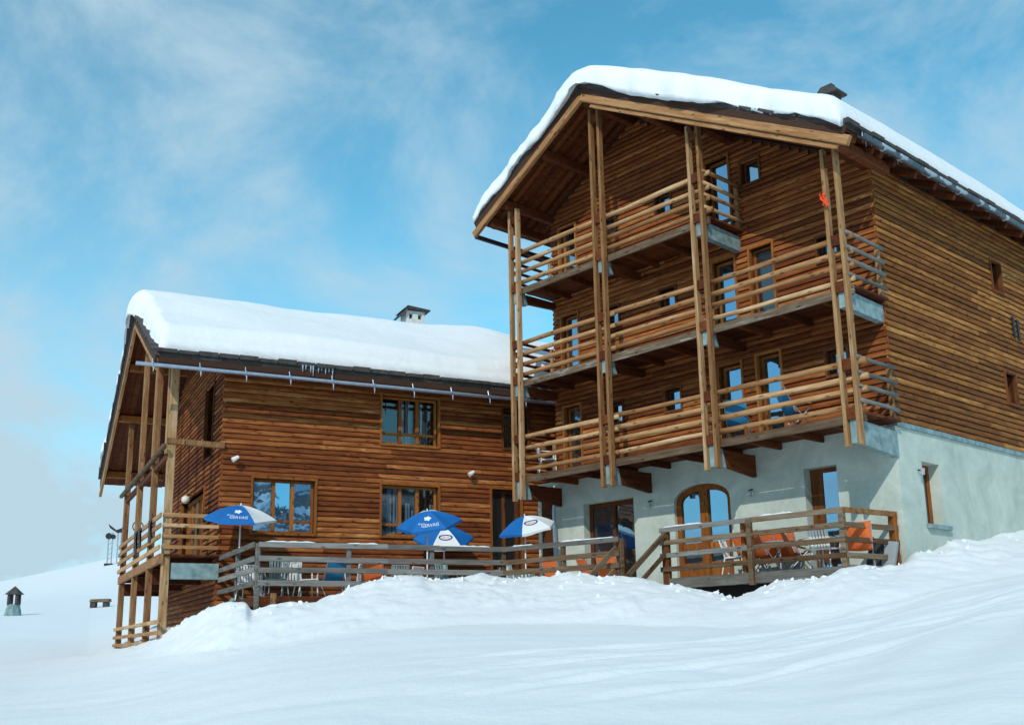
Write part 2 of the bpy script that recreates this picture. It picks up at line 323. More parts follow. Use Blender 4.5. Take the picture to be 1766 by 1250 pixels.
def _tab(xs, ys, sig=.05):
    g = np.interp(_ga, xs, ys); k = np.arange(-400, 401) * (_ga[1] - _ga[0]); w = np.exp(-(k / sig) ** 2 / 2); w /= w.sum()
    return np.convolve(np.pad(g, 400, mode='edge'), w, 'valid')
RCT = _blur(cr, .025); SCT = np.interp(_ga, caz, cs); ZCT = RCT * SCT
def _gb(g, sig):
    k = np.arange(-400, 401) * (_ga[1] - _ga[0]); w = np.exp(-(k / sig) ** 2 / 2); w /= w.sum(); return np.convolve(np.pad(g, 400, mode='edge'), w, 'valid')
ZCS = _gb(ZCT, .07); RCS = _gb(RCT, .08); DPT = _blur(cdp, .012)
FBT = _tab([-.42, -.2, .3, .5], [.80, .62, .64, .72], .1)
BST = _tab([-.62, -.5, -.35, -.25, .1, .6], [.060, .064, .072, .055, .045, .05])
HST = _tab([-1.2, -.62, -.45, -.36, -.25, .2, .8], [.02, .036, .054, .082, .10, .10, .04])
def ground_z(x, y):
    x = np.asarray(x, float); y = np.asarray(y, float)
    r = np.hypot(x, y) + 1e-6; az = np.arctan2(x, y)
    rc = np.interp(az, _ga, RCT); zc = np.interp(az, _ga, ZCT); dp = np.interp(az, _ga, DPT); rs_ = np.interp(az, _ga, RCS)
    zs = np.interp(az, _ga, ZCS)
    t = np.clip(r / rc, 0, 1)
    tb = .80; fb = np.interp(az, _ga, FBT); tt = np.clip(r / rs_, 0, 1); w_ = np.clip((t - .8) / .2, 0, 1); t2 = t * w_ + tt * (1 - w_)
    prof = np.where(t2 < tb, fb * t2 / tb, fb + (1 - fb) * (1 - ((1 - t2) / (1 - tb)) ** 1.25))
    kb = np.exp(-((t2 - tb) / .06) ** 2) * .012
    zf = -1.6 + (zs + 1.6) * (prof + kb)
    z = zf + (zc - zs) * np.clip((t - .86) / .14, 0, 1) ** 1.6          # crest detail only near the crest
    ex = np.clip(r - rc, 0, None)
    drop = dp * (1 - np.exp(-ex / .9))
    base_slope = np.interp(az, _ga, BST)
    z = np.where(r > rc, zc - drop + base_slope * np.minimum(ex, 60), z)
    hs = np.interp(az, _ga, HST)
    far = np.clip((r - 75) / 95, 0, 1); far = far * far * (3 - 2 * far)
    z = z * (1 - far) + (hs * np.minimum(r, 175) - np.clip(r - 175, 0, None) * .10) * far
    back = np.clip((np.abs(az) - 1.0) / .5, 0, 1)
    z = z * (1 - back) + (-1.6 - .03 * np.minimum(r, 400)) * back
    am = np.clip((az + .40) / .10, 0, 1); bank = np.clip((t - .78) / .1, 0, 1) * (r < 40) * am
    lump = np.exp(-((t - 1.0) / .10) ** 2) * (r < 34) * am
    z = z + fbm(x * .30, y * .30, 3, 3) * .18 * np.clip(r / 10, .2, 1) * (1 - .8 * lump)
    z = z + fbm(x * 1.3, y * 1.3, 4, 9) * .14 * bank * (1 - .6 * lump) + fbm(x * 3.0, y * 3.0, 4, 19) * .14 * lump + np.abs(fbm(x * 2.1, y * 2.1, 3, 29)) * .10 * bank
    rg = 1 - np.abs(fbm(x * 2.6, y * 2.6, 3, 41)) * 4
    z = z + np.clip(rg, 0, 1) * .05 * bank * np.clip(vnoise(x * .5, y * .5, 51) * 2 - .7, 0, 1)
    # wind ripples and a beaten ski trail across the foreground
    fg = np.clip(1 - t / .85, 0, 1) ** .3 * (r < 24)
    z = z + fg * (.012 * np.sin((x * .35 + y) * 5.5 + 5 * fbm(x * .5, y * .5, 3, 61)) * vnoise(x * .35, y * .35, 71) + .05 * fbm(x * 1.1, y * 1.1, 4, 81))
    s = (y - 12) * .55 - (x - 4.5) * .83 + .03 * (x + y)
    band = np.exp(-((x - 6.5) / 4.0) ** 2 - ((y - 13) / 6.0) ** 2)
    z = z + band * .03 * np.sin(s * 5.2 + 1.5 * fbm(x * .4, y * .4, 2, 5))
    for (x0_, y0_, x1_, y1_, off) in TRACKS:                      # ski grooves on the lower right
        dx, dy = x1_ - x0_, y1_ - y0_; ln = math.hypot(dx, dy); u = ((x - x0_) * dx + (y - y0_) * dy) / ln
        w = (-(x - x0_) * dy + (y - y0_) * dx) / ln - off - .25 * np.sin(u * .35 + off)
        fade = np.clip((u + 3) / 3, 0, 1) * np.clip((ln + 6 - u) / 4, 0, 1) * (.5 + .5 * vnoise(u * .6, u * 0 + off * 3, 91))
        z = z + fade * (-.038 * np.exp(-(w / .10) ** 2) + .018 * np.exp(-((np.abs(w) - .22) / .09) ** 2))
    return z
def build_ground():
    fine = np.linspace(-.66, .62, 900)
    coarse = np.concatenate([np.linspace(-PI, -.66, 90)[:-1], fine, np.linspace(.62, PI, 90)[1:]])
    rs = np.concatenate([[.6, 1.2, 2, 3, 4], np.linspace(4.4, 18, 150), np.linspace(18.2, 31, 110), np.linspace(31.5, 60, 40), np.geomspace(62, 900, 46)])
    A_, R_ = np.meshgrid(coarse, rs)
    X = R_ * np.sin(A_); Y = R_ * np.cos(A_); Z = ground_z(X, Y)
    nr, na = X.shape
    V = np.stack([X, Y, Z], -1).reshape(-1, 3)
    idx = np.arange(nr * na).reshape(nr, na)
    a = idx[:-1, :-1]; b = idx[:-1, 1:]; c = idx[1:, 1:]; d = idx[1:, :-1]
    F = np.stack([a, d, c, b], -1).reshape(-1, 4)
    me = bpy.data.meshes.new('snow_ground'); me.vertices.add(len(V)); me.vertices.foreach_set('co', V.ravel())
    me.loops.add(F.size); me.loops.foreach_set('vertex_index', F.ravel()); me.polygons.add(len(F))
    me.polygons.foreach_set('loop_start', np.arange(0, F.size, 4)); me.polygons.foreach_set('loop_total', np.full(len(F), 4))
    me.polygons.foreach_set('use_smooth', np.ones(len(F), bool)); me.update(); me.validate()
    me.materials.append(M['snow']); o = bpy.data.objects.new('snow_ground', me); C.objects.link(o); o['kind'] = 'structure'
    o['label'] = 'snow covered slope and bank in front of the chalets'
build_ground()

def build_mountains():
    m, t, b = mat('snowy_rock'); lk = t.links.new
    n = nd(t, 'ShaderNodeTexNoise'); n.inputs['Scale'].default_value = .012; n.inputs['Detail'].default_value = 9; co = nd(t, 'ShaderNodeTexCoord'); lk(co.outputs['Object'], n.inputs['Vector'])
    r = nd(t, 'ShaderNodeValToRGB'); e = r.color_ramp.elements; e[0].position = .46; e[0].color = (.07, .08, .09, 1); e[1].position = .56; e[1].color = (.75, .78, .82, 1)
    lk(n.outputs['Fac'], r.inputs['Fac']); lk(r.outputs['Color'], b.inputs['Base Color']); b.inputs['Roughness'].default_value = .9
    az = np.linspace(1.75, 2 * PI - 1.75, 200); rs = np.linspace(0, 1, 24); A_, T_ = np.meshgrid(az, rs)
    R_ = 850 + 1500 * T_; X = R_ * np.sin(A_); Y = R_ * np.cos(A_)
    env = np.sin(np.clip((A_ - 1.75) / (2 * PI - 3.5), 0, 1) * PI) ** .35
    Z = -20 + env * np.sin(T_ * PI * .62) ** 1.4 * 1.7 * (190 + 420 * (fbm(A_ * 4, T_ * 1.3, 5, 7) + .12) + 160 * fbm(A_ * 14, T_ * 4, 4, 17))
    v = np.stack([X, Y, Z], -1).reshape(-1, 3).tolist(); na = len(az); f = [(i * na + j, i * na + j + 1, (i + 1) * na + j + 1, (i + 1) * na + j) for i in range(len(rs) - 1) for j in range(na - 1)]
    o = mk('mountains', v, f, m); o['kind'] = 'structure'; o['label'] = 'snowy mountain range behind the photographer'
build_mountains()
def build_clods():
    rnd = random.Random(5); bm0 = bmesh.new(); bmesh.ops.create_icosphere(bm0, subdivisions=1, radius=1); bv = [Vector(v.co) for v in bm0.verts]; bf = [tuple(v.index for v in f.verts) for f in bm0.faces]; bm0.free()
    V = []; F = []
    for k in range(140):
        a = rnd.uniform(-.30, .50); rc_ = float(np.interp(a, _ga, RCT)); t_ = 1.0 - abs(rnd.gauss(0, .028)) - .002
        if t_ < .82: continue
        r_ = rc_ * t_; x, y = r_ * math.sin(a), r_ * math.cos(a); z = float(ground_z(x, y)); sz = rnd.uniform(.03, .085) * (1.5 if rnd.random() < .1 else 1)
        S = Vector((rnd.uniform(.7, 1.4), rnd.uniform(.7, 1.3), rnd.uniform(.35, .7))) * sz; b0 = len(V); rt = Matrix.Rotation(rnd.uniform(0, 6), 3, Vector((rnd.random(), rnd.random(), rnd.random() + .1)))
        for q in bv:
            p = rt @ Vector((q.x * S.x, q.y * S.y, q.z * S.z)) * rnd.uniform(.8, 1.2); V.append((x + p.x, y + p.y, z + p.z - sz * .05))
        F += [tuple(b0 + i for i in f) for f in bf]
    o = mk('snow_clods', V, F, 'snow'); tag(o, 'broken lumps of shovelled snow along the bank below the terraces', 'snow', kind='stuff')
build_clods()

# ------------------------------------------------------------------ walls with lapped boards
PITCHZ = .145
SEC = [(0, .018), (-.050, .003), (-.068, .012), (-.072, .045), (-.061, .090), (-.036, .128), (-.012, .156), (0, .156)]
def board_obj(parent, loc, rz, ln, m):
    n = len(SEC); s = random.uniform(.9, 1.1); v = []
    for x in (-ln / 2, ln / 2):
        for p in SEC: v.append((x, p[0] * s, p[1]))
    f = [(i, (i + 1) % n, n + (i + 1) % n, n + i) for i in range(n)] + [tuple(reversed(range(n))), tuple(range(n, 2 * n))]
    o = mk('board', v, f, m, parent, loc=loc, rot=(random.uniform(-.02, .02), random.uniform(-1, 1) * .006 / max(1, ln), rz))
    return o
def lay_boards(specs, walls_limit=295):
    """specs: list of (wall_part, to_local(l, z) -> loc, rz, l0, l1, z, material)"""
    specs.sort(key=lambda s: -(s[4] - s[3]))
    for k, (wall, fn, rz, l0, l1, z, m) in enumerate(specs[:walls_limit]):
        board_obj(wall, fn((l0 + l1) / 2, z), rz, l1 - l0 - .006, m)
    rest = specs[walls_limit:]
    if rest:
        b = MB(); n = len(SEC)
        for (wall, fn, rz, l0, l1, z, m) in rest:
            c, s = math.cos(rz), math.sin(rz); lo = fn((l0 + l1) / 2, z); base = len(b.v); ln = l1 - l0 - .006
            for x in (-ln / 2, ln / 2):
                for p in SEC: b.v.append((lo[0] + x * c - p[0] * s, lo[1] + x * s + p[0] * c, lo[2] + p[1]))
            b.f += [tuple(base + q for q in ff) for ff in [(i, (i + 1) % n, n + (i + 1) % n, n + i) for i in range(n)] + [tuple(reversed(range(n))), tuple(range(n, 2 * n))]]
        o = b.make('short_boards', rest[0][6], rest[0][0]); o['kind'] = 'stuff'
def rows(l0, l1, z0, top, openings, joint=(2.6, 4.8)):
    """board intervals per course"""
    res = []; z = z0; 
    while True:
        zt = z + .15
        # range of l where the roof is above
        ls = np.linspace(l0, l1, 400); ok = ls[np.array([top(q) for q in ls]) > zt]
        if len(ok) < 4: break
        a, b = ok[0], ok[-1]; iv = [(a, b)]
        for (o0, o1, oz0, oz1) in [q[:4] for q in openings]:
            if oz0 - .02 < z + .075 < oz1 + .02:
                nv = []
                for (p, q) in iv:
                    if o1 <= p or o0 >= q: nv.append((p, q)); continue
                    if o0 - p > .03: nv.append((p, o0))
                    if q - o1 > .03: nv.append((o1, q))
                iv = nv
        for (p, q) in iv:
            while q - p > joint[1] + 1.0:
                s = random.uniform(*joint); res.append((p, p + s, z)); p += s
            res.append((p, q, z))
        z += PITCHZ
    return res
def wall_core(name, parent, m, l0, l1, z0, top, openings, to3, depth, extra=()):
    """wall sheet with real holes and reveals; to3(l, d, z): d = distance inwards from the face"""
    xs = sorted(set([l0, l1] + [o[0] for o in openings] + [o[1] for o in openings] + list(extra)))
    b = MB()
    def quad(ps): k = len(b.v); b.v += [tuple(to3(*p)) for p in ps]; b.f.append((k, k + 1, k + 2, k + 3))
    for xa, xb in zip(xs[:-1], xs[1:]):
        mid = (xa + xb) / 2; hs = sorted([(o[2], o[3]) for o in openings if o[0] < mid < o[1]]); z = z0
        for (h0, h1) in hs:
            if h0 > z: quad([(xa, 0, z), (xb, 0, z), (xb, 0, h0), (xa, 0, h0)])
            z = h1
        quad([(xa, 0, z), (xb, 0, z), (xb, 0, top(xb)), (xa, 0, top(xa))])
    for (a, c, h0, h1) in [o[:4] for o in openings]:
        quad([(a, 0, h0), (a, depth, h0), (a, depth, h1), (a, 0, h1)]); quad([(c, 0, h0), (c, 0, h1), (c, depth, h1), (c, depth, h0)])
        quad([(a, 0, h1), (a, depth, h1), (c, depth, h1), (c, 0, h1)]); quad([(a, 0, h0), (c, 0, h0), (c, depth, h0), (a, depth, h0)])
    return b.make(name, m, parent)
def bx3(b, to3, l0, l1, d0, d1, z0, z1):
    k = len(b.v); b.v += [tuple(to3(*p)) for p in ((l0, d0, z0), (l1, d0, z0), (l1, d1, z0), (l0, d1, z0), (l0, d0, z1), (l1, d0, z1), (l1, d1, z1), (l0, d1, z1))]
    b.f += [tuple(k + i for i in q) for q in ((0, 3, 2, 1), (4, 5, 6, 7), (0, 1, 5, 4), (1, 2, 6, 5), (2, 3, 7, 6), (3, 0, 4, 7))]
def jitter(o):
    c = sum((Vector(v.co) for v in o.data.vertices), Vector()) / len(o.data.vertices)
    for v in o.data.vertices: v.co = v.co - c
    o.location = c; o.rotation_euler = (random.uniform(-.012, .012), 0, random.uniform(-.02, .02))
def window(parent, to3, o, cols=1, rowz=(), d=.12, fw=.07, frame='frame', pane='glass', name='window', trim=True, panes=None, panel_below=None, trim_m=None):
    l0, l1, z0, z1 = o[:4]
    b = MB(); D1 = d + .07
    bx3(b, to3, l0, l0 + fw, d, D1, z0, z1); bx3(b, to3, l1 - fw, l1, d, D1, z0, z1)
    bx3(b, to3, l0 + fw, l1 - fw, d, D1, z1 - fw, z1); bx3(b, to3, l0 + fw, l1 - fw, d, D1, z0, z0 + fw)
    w = b.make(name, frame, parent)
    if trim:
        tb = MB(); tw = .06; p = -.10
        bx3(tb, to3, l0 - tw, l0, p, d, z0 - tw, z1 + tw); bx3(tb, to3, l1, l1 + tw, p, d, z0 - tw, z1 + tw)
        bx3(tb, to3, l0, l1, p, d, z1, z1 + tw); bx3(tb, to3, l0, l1, p - .02, d, z0 - tw, z0)
        tb.make('trim', trim_m or frame, w)
    mw = .06; wl = (l1 - l0 - 2 * fw); cw = wl / cols
    for k in range(1, cols):
        c = l0 + fw + cw * k; b = MB(); bx3(b, to3, c - mw / 2 - .02, c + mw / 2 + .02, d - .02, D1, z0 + fw, z1 - fw); b.make('mullion', frame, w)
    zz = [z0 + fw] + list(rowz) + [z1 - fw]
    for zr in rowz:
        b = MB(); bx3(b, to3, l0 + fw, l1 - fw, d - .012, D1 - .004, zr - .035, zr + .035); b.make('transom', frame, w)
    i = 0
    for k in range(cols):
        for za, zb in zip(zz[:-1], zz[1:]):
            mm = pane if not panes else panes[i % len(panes)]; i += 1
            if panel_below is not None and zb <= panel_below + .01: mm = frame
            b = MB(); bx3(b, to3, l0 + fw + cw * k + .002, l0 + fw + cw * (k + 1) - .002, d + .03, d + .045, za, zb)
            po = b.make('pane' if mm != frame else 'panel', mm, w)
            if mm != frame: jitter(po)
    return w

# ================================================================== TALL CHALET (right)
chB = empty('chalet', (OB.x, OB.y, 0), -YB, 'tall four-storey timber chalet on a pale plaster ground floor, right', 'chalet')
RX, RZ, RSL = -6.93, 14.95, .56            # ridge line and pitch
XL, XR, YF, YBK = -11.4, .68, -2.2, 12.6    # roof edges
def rtB(x): return RZ - RSL * abs(x - RX)
GF = 4.60                                   # top of the plaster storey
FL = [4.62, 7.37, 10.12]                    # balcony floors
gab3 = lambda l, d, z: (l, d, z)            # gable wall: l = x, inwards = +y
sid3 = lambda l, d, z: (-d, l, z)           # side wall: l = y, inwards = -x
topG = lambda x: rtB(x) - .30
og = []     # (x0, x1, z0, z1, kind)
for k, f in enumerate(FL):
    og.append((-9.98, -9.33, f + .04, f + 2.06, 'door'))
    og.append((-8.24, -7.74, f + 1.28, f + 1.86, 'small'))
    og.append((-6.22, -5.72, f + 1.28, f + 1.86, 'small'))
    if k < 2:
        og.append((-4.46, -3.80, f + .04, f + 2.12, 'door')); og.append((-3.32, -2.68, f + .04, f + 2.16, 'door2' if k == 1 else 'door'))
        og.append((-1.44, -.94, f + 1.28, f + 1.86, 'small'))
    else:
        og.append((-4.49, -3.80, f + .04, f + 2.16, 'door')); og.append((-3.40, -2.88, f + 1.16, f + 1.80, 'small'))
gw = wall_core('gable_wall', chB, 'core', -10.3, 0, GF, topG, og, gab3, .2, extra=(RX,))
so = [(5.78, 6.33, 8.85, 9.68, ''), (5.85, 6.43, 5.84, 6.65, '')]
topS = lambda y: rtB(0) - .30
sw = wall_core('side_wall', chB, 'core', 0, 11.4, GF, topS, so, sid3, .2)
specs = []
for (a, b_, z) in rows(-10.36, .06, GF + .02, topG, og, joint=(3.4, 5.6)): specs.append((gw, lambda l, z: (l, -.002, z), 0, a, b_, z, 'board'))
for (a, b_, z) in rows(-.06, 11.4, GF + .02, topS, so, joint=(3.6, 6.4)): specs.append((sw, lambda l, z: (.002, l, z), PI / 2, a, b_, z, 'board_olive'))
lay_boards(specs, 298)
for o in og:
    if o[4] == 'small': window(chB, gab3, o, d=.08, fw=.045, frame='frame_dark', pane='glass', trim=True)
    elif o[4] == 'door2': window(chB, gab3, o, d=.10, fw=.06, frame='frame', pane='glass_dim', name='door', trim=True)
    else: window(chB, gab3, o, rowz=(o[2] + .45,), d=.10, fw=.07, frame='frame', pane='glass', name='door', trim=True)
for o in so: window(chB, sid3, o, d=.14, fw=.06, frame='frame_dark', pane='glass_dim', trim=True)
for yy, zz in ((6.72, 8.02), (7.0, 7.98)):       # two narrow vent slots on the side wall
    MB().box(.07, .11, yy - .05, yy + .05, zz - .28, zz + .28).make('vent_slot', 'black', chB)
# back and left closure
MB().box(-10.28, -.02, 11.3, 11.4, 0, 11.2).make('back_wall', 'core', chB)
MB().box(-10.3, -10.15, .01, 11.3, GF, 12.6).make('left_wall', 'board', chB)

# plaster ground floor
pg = [(-9.41, -7.55, 1.47, 3.83), (-6.18, -4.43, 1.47, 3.92), (-2.33, -1.48, 1.47, 3.87)]
pw = wall_core('plaster_wall', chB, 'plaster', -11.25, -.0, -2.0, lambda x: GF, pg, lambda l, d, z: (l, d + .0, z), .30)
ps = [(1.03, 1.84, 2.46, 3.84)]
pw2 = wall_core('plaster_wall', chB, 'plaster', 0.0, 11.4, -2.0, lambda x: GF, ps, sid3, .32)
MB().box(-11.25, -11.1, 0.002, 11.3, -2, GF - .002).make('plaster_wall', 'plaster', chB)
# shelf of the plaster storey under the boards
MB().box(-.2, .055, .0, 11.4, GF - .09, GF + .015).make('ledge', 'concrete', chB)
d1 = window(chB, gab3, pg[0], cols=2, rowz=(), d=.24, fw=.13, frame='frame_dark', pane='glass', panes=['glass_dim', 'glass'], name='door', trim=False)
d3 = window(chB, gab3, pg[2], cols=1, d=.26, fw=.1, frame='frame_dark', pane='glass', name='door', trim=False)
MB().box(-2.23, -2.02, .27, .33, 1.72, 3.77).make('door_leaf', 'frame_dark', d3)
sw_ = window(chB, sid3, ps[0], d=.26, fw=.09, frame='frame', pane='glass_dim', trim=False)
MB().box(-.2, .10, .96, 1.98, 2.36, 2.45).make('sill', 'concrete', sw_)
# arched double door
def arch_pts(x0, x1, zs, zt, n=14):
    cx_ = (x0 + x1) / 2; hw = (x1 - x0) / 2; rise = zt - zs
    return [(cx_ - hw * math.cos(PI * k / n), zs + rise * math.sin(PI * k / n) ** .85) for k in range(n + 1)]
x0, x1 = -6.18, -4.43; zs, zt, zb = 3.45, 3.90, 1.47
outer = arch_pts(x0, x1, zs, zt); fwid = .15
inner = arch_pts(x0 + fwid, x1 - fwid, zs, zt - fwid)
# plaster spandrels fill the square hole above the arch
for half in (0, 1):
    pts = outer[:8] if half == 0 else outer[7:]
    crn = (x0, pg[1][3]) if half == 0 else (x1, pg[1][3])
    pl = [(p[0], 0.001, p[1]) for p in pts]
    pl = pl + ([((x0 + x1) / 2, .001, pg[1][3]), (crn[0], .001, crn[1])] if half == 0 else [(crn[0], .001, crn[1]), ((x0 + x1) / 2, .001, pg[1][3])])
    MB().poly(pl, (0, .28, 0)).make('spandrel', 'plaster', chB)
b = MB()
for (p, q), (r_, s_) in zip(zip(outer[:-1], outer[1:]), zip(inner[:-1], inner[1:])):
    b.poly([(p[0], .10, p[1]), (q[0], .10, q[1]), (s_[0], .10, s_[1]), (r_[0], .10, r_[1])], (0, .1, 0))
b.box(x0, x0 + fwid, .10, .20, zb, zs).box(x1 - fwid, x1, .10, .20, zb, zs)
ad = b.make('arched_door', 'frame', chB)
tag(ad, 'round-headed double door with orange-brown timber frame')
cx_ = (x0 + x1) / 2
MB().box(cx_ - .12, cx_ + .12, .08, .19, zb, zt - .10).make('mullion', 'frame', ad)
for sgn in (0, 1):
    la, lb = (x0 + fwid, cx_ - .12) if sgn == 0 else (cx_ + .12, x1 - fwid)
    pts = [p for p in inner if la - .01 <= p[0] <= lb + .01]
    def zin(x): return np.interp(x, [p[0] for p in inner], [p[1] for p in inner])
    poly = [(la, .15, 2.45)] + [(xx, .15, float(zin(xx))) for xx in np.linspace(la, lb, 9)] + [(lb, .15, 2.45)]
    MB().poly(poly, (0, .015, 0)).make('pane', 'glass', ad)
    MB().box(la, lb, .12, .17, 2.28, 2.45).make('rail', 'frame', ad)
    MB().box(la, lb, .15, .165, 1.95, 2.28).make('pane', 'glass_dim', ad)
    MB().box(la, lb, .13, .17, zb, 1.95).make('panel', 'frame', ad)
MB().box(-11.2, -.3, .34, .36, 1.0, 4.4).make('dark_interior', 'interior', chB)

# balconies
PX = [-0.05, -3.66, -6.93, -10.29]
for k, f in enumerate(FL):
    xr = .16 if k < 2 else PX[1] + .22
    xl = -10.42
    bal = timber('balcony', (xl, -1.47, f - .13), (xr, -1.47, f - .13), .07, .19, 'fascia', chB)     # fascia beam carries the rest as sub-parts
    inv = lambda p: p
    def sub(o):    # put a sub-part under the fascia beam while keeping its place in the chalet
        o.parent = bal; mb_ = Matrix.LocRotScale(bal.location, bal.rotation_euler, bal.scale)
        o.matrix_parent_inverse = mb_.inverted(); return o
    np_ = 8
    for i in range(np_):
        y0 = -1.40 + i * (1.40 / np_); y1 = y0 + 1.40 / np_ - .012
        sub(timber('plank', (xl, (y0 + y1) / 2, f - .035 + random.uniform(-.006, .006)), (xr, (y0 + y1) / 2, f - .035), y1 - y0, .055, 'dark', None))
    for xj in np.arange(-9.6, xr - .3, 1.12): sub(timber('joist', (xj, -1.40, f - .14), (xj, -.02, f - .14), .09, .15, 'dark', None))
    for j, dz in enumerate((0, .33, .62, .94)):
        z = f + 1.08 - dz
        segs = list(zip(PX[1:], PX[:-1])) if k < 2 else list(zip(PX[2:], PX[1:-1])) 
        for (a, c) in segs:
            e0 = random.uniform(.22, .34); e1 = random.uniform(.22, .34)
            jz = random.uniform(-.02, .02); yo = -1.455 + random.uniform(-.012, .012)
            st = .10 if (a, c) == segs[1 if len(segs) > 1 else 0] else 0
            sub(pole('rail', (a - e0, yo + st * .5, z + jz + st * .25), (c + e1, yo + st * .5, z - jz + st * .25), .064, 'rail', None))
        # returns to the wall
        xe = PX[0] + .20 if k < 2 else PX[1] + .20
        sub(pole('rail', (xe, -1.62, z + .06), (xe, -.06, z + .06), .048, 'grey' if k < 2 else 'rail', None))
        sub(pole('rail', (PX[3] - .16, -1.6, z + .05), (PX[3] - .16, -.06, z + .05), .048, 'dark', None))
    sub(tpost('rail_post', xe - .12, -.09, f, f + 1.14, .10, .10, 'railz', None)); sub(tpost('rail_post', PX[3] - .05, -.16, f, f + 1.14, .10, .10, 'railz', None))
    # concrete cantilever beams between the post pairs
    for i, xp in enumerate(PX):
        if k == 2 and i == 0: continue
        zb0, zb1, zw = (3.95, f - .17, 3.82) if k == 0 else (f - .50, f - .10, f - .55)
        end = (i == 0) or (k == 2 and i == 1)
        yb = .02 if end else -1.22
        MB().poly([(xp - .08, -1.62, zb0), (xp - .08, -1.62, zb1), (xp - .08, yb - (0 if end else .10), zb1 - .07), (xp - .08, yb, zw if end else zb0)], (.16, 0, 0)).make('cantilever_beam', 'concrete', chB)
        if not end:
            MB().poly([(xp - .06, -1.34, zb0 + .06), (xp - .06, -1.34, zb1 - .08), (xp - .06, -.02, zb1 - .08), (xp - .06, -.02, zb0 - (.10 if k == 0 else -.12))], (.12, 0, 0)).make('shaded_beam_rear', 'dark', chB)  # rear of the inner beam, its shade put into a dark brown colour
# post pairs
for i, xp in enumerate(PX):
    zt_ = rtB(xp) - .58
    for dx in (-.15, .15):
        tpost('post', xp + dx, -1.63, 3.89 + random.uniform(-.02, .02), zt_, .085, .17, 'railz', chB)
    for z in [f - .05 for f in FL] + [f + 1.0 for f in FL] + [zt_ - .3]:
        if i == 0 and z > 9.5 and z < zt_ - .4: continue
        MB().box(xp - .105, xp + .105, -1.68, -1.57, z - .12, z + .12).make('spacer_block', 'dark', chB)

# roof
b = MB()
for (xa, xb) in ((XL, RX), (RX, XR)):
    b.poly([(xa, YF, rtB(xa)), (xb, YF, rtB(xb)), (xb, YF, rtB(xb) - .13), (xa, YF, rtB(xa) - .13)], (0, YBK - YF, 0))
roofB = b.make('roof', 'slate', chB)
# soffit planks under the roof, running up the slope
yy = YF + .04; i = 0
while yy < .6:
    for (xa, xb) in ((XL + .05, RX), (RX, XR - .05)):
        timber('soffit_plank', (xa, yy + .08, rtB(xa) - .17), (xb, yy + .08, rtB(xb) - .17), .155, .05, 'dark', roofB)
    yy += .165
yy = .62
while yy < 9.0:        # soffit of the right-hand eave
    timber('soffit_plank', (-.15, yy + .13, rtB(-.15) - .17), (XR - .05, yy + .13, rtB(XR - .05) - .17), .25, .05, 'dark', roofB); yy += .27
# verge: stone slab edge, dark fascia and the pale barge beam
for (xa, xb) in ((XL, RX), (RX, XR)):
    d = Vector((xb - xa, 0, rtB(xb) - rtB(xa))); nn = 15 if xa == RX else 9
    for k in range(nn):
        p = k / nn; q = (k + 1) / nn; za = random.uniform(.0, .03)
        A_ = Vector((xa, YF - .03 - za, rtB(xa) + .02)) + d * p; B_ = Vector((xa, YF - .03 - za, rtB(xa) + .02 + random.uniform(-.01, .03))) + d * (q - .01)
        timber('roof_slab', A_ + Vector((0, .16, -.055)), B_ + Vector((0, .16, -.075)), .32, .05 + random.uniform(0, .015), 'slate', roofB)
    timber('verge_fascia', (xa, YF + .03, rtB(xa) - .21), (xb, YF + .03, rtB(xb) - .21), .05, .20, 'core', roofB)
    ex = .28 if xa != RX else .30
    sg = -1 if xa != RX else 1
    e_ = (xa - .1, xb) if sg < 0 else (xa, xb + .05)
    timber('barge_beam', (e_[0], YF + .07, rtB(e_[0]) - .42), (e_[1], YF + .07, rtB(e_[1]) - .42), .12, .21, 'rail', roofB)
    timber('barge_board', (e_[0] + .3, YF + .1, rtB(e_[0] + .3) - .62), (e_[1] - .3, YF + .1, rtB(e_[1] - .3) - .62), .06, .10, 'rail', roofB) if sg > 0 else None
for xp in PX + [-8.6, -5.2, XL + .5, XR - .35]:
    timber('purlin', (xp, YF + .2, rtB(xp) - .48), (xp, .1, rtB(xp) - .48), .2, .24, 'dark', roofB)
for yr in (-1.63, -.5):
    for (xa, xb) in ((XL + .15, RX), (RX, XR - .1)):
        timber('rafter', (xa, yr, rtB(xa) - .26), (xb, yr, rtB(xb) - .26), .14, .16, 'dark', roofB)
for yr in np.arange(-1.9, 9.5, .95):       # rafter tails at the right eave
    timber('rafter_tail', (-.02, yr, rtB(0) - .30), (XR - .06, yr, rtB(XR - .06) - .30), .10, .14, 'dark', roofB)
# eave slabs and gutter on the right
for k in range(26):
    y0 = YF + k * .5; MB().box(XR - .25, XR + .07 + random.uniform(0, .05), y0 + .01, y0 + .49, rtB(XR) - .05, rtB(XR) + .035 + random.uniform(0, .03)).make('roof_slab', 'slate', roofB)
b = MB(); n = 8
prof = [(XR + .12 + .085 * math.cos(PI + PI * k / n), rtB(XR) - .20 + .085 * math.sin(PI + PI * k / n)) for k in range(n + 1)]
for (p, q) in zip(prof[:-1], prof[1:]): b.poly([(p[0], -1.75, p[1]), (q[0], -1.75, q[1]), (q[0], -1.75, q[1] + .008), (p[0], -1.75, p[1] + .008)], (0, 13.8, 0))
b.make('gutter', 'gutter_dark', chB)
for yr in np.arange(-1.4, 9.5, 1.05): MB().tube((XR + .02, yr, rtB(XR) - .1), (XR + .1, yr, rtB(XR) - .30), .018, n=5).tube((XR + .1, yr, rtB(XR) - .30), (XR + .21, yr, rtB(XR) - .2), .018, n=5).make('gutter_bracket', 'black', chB)
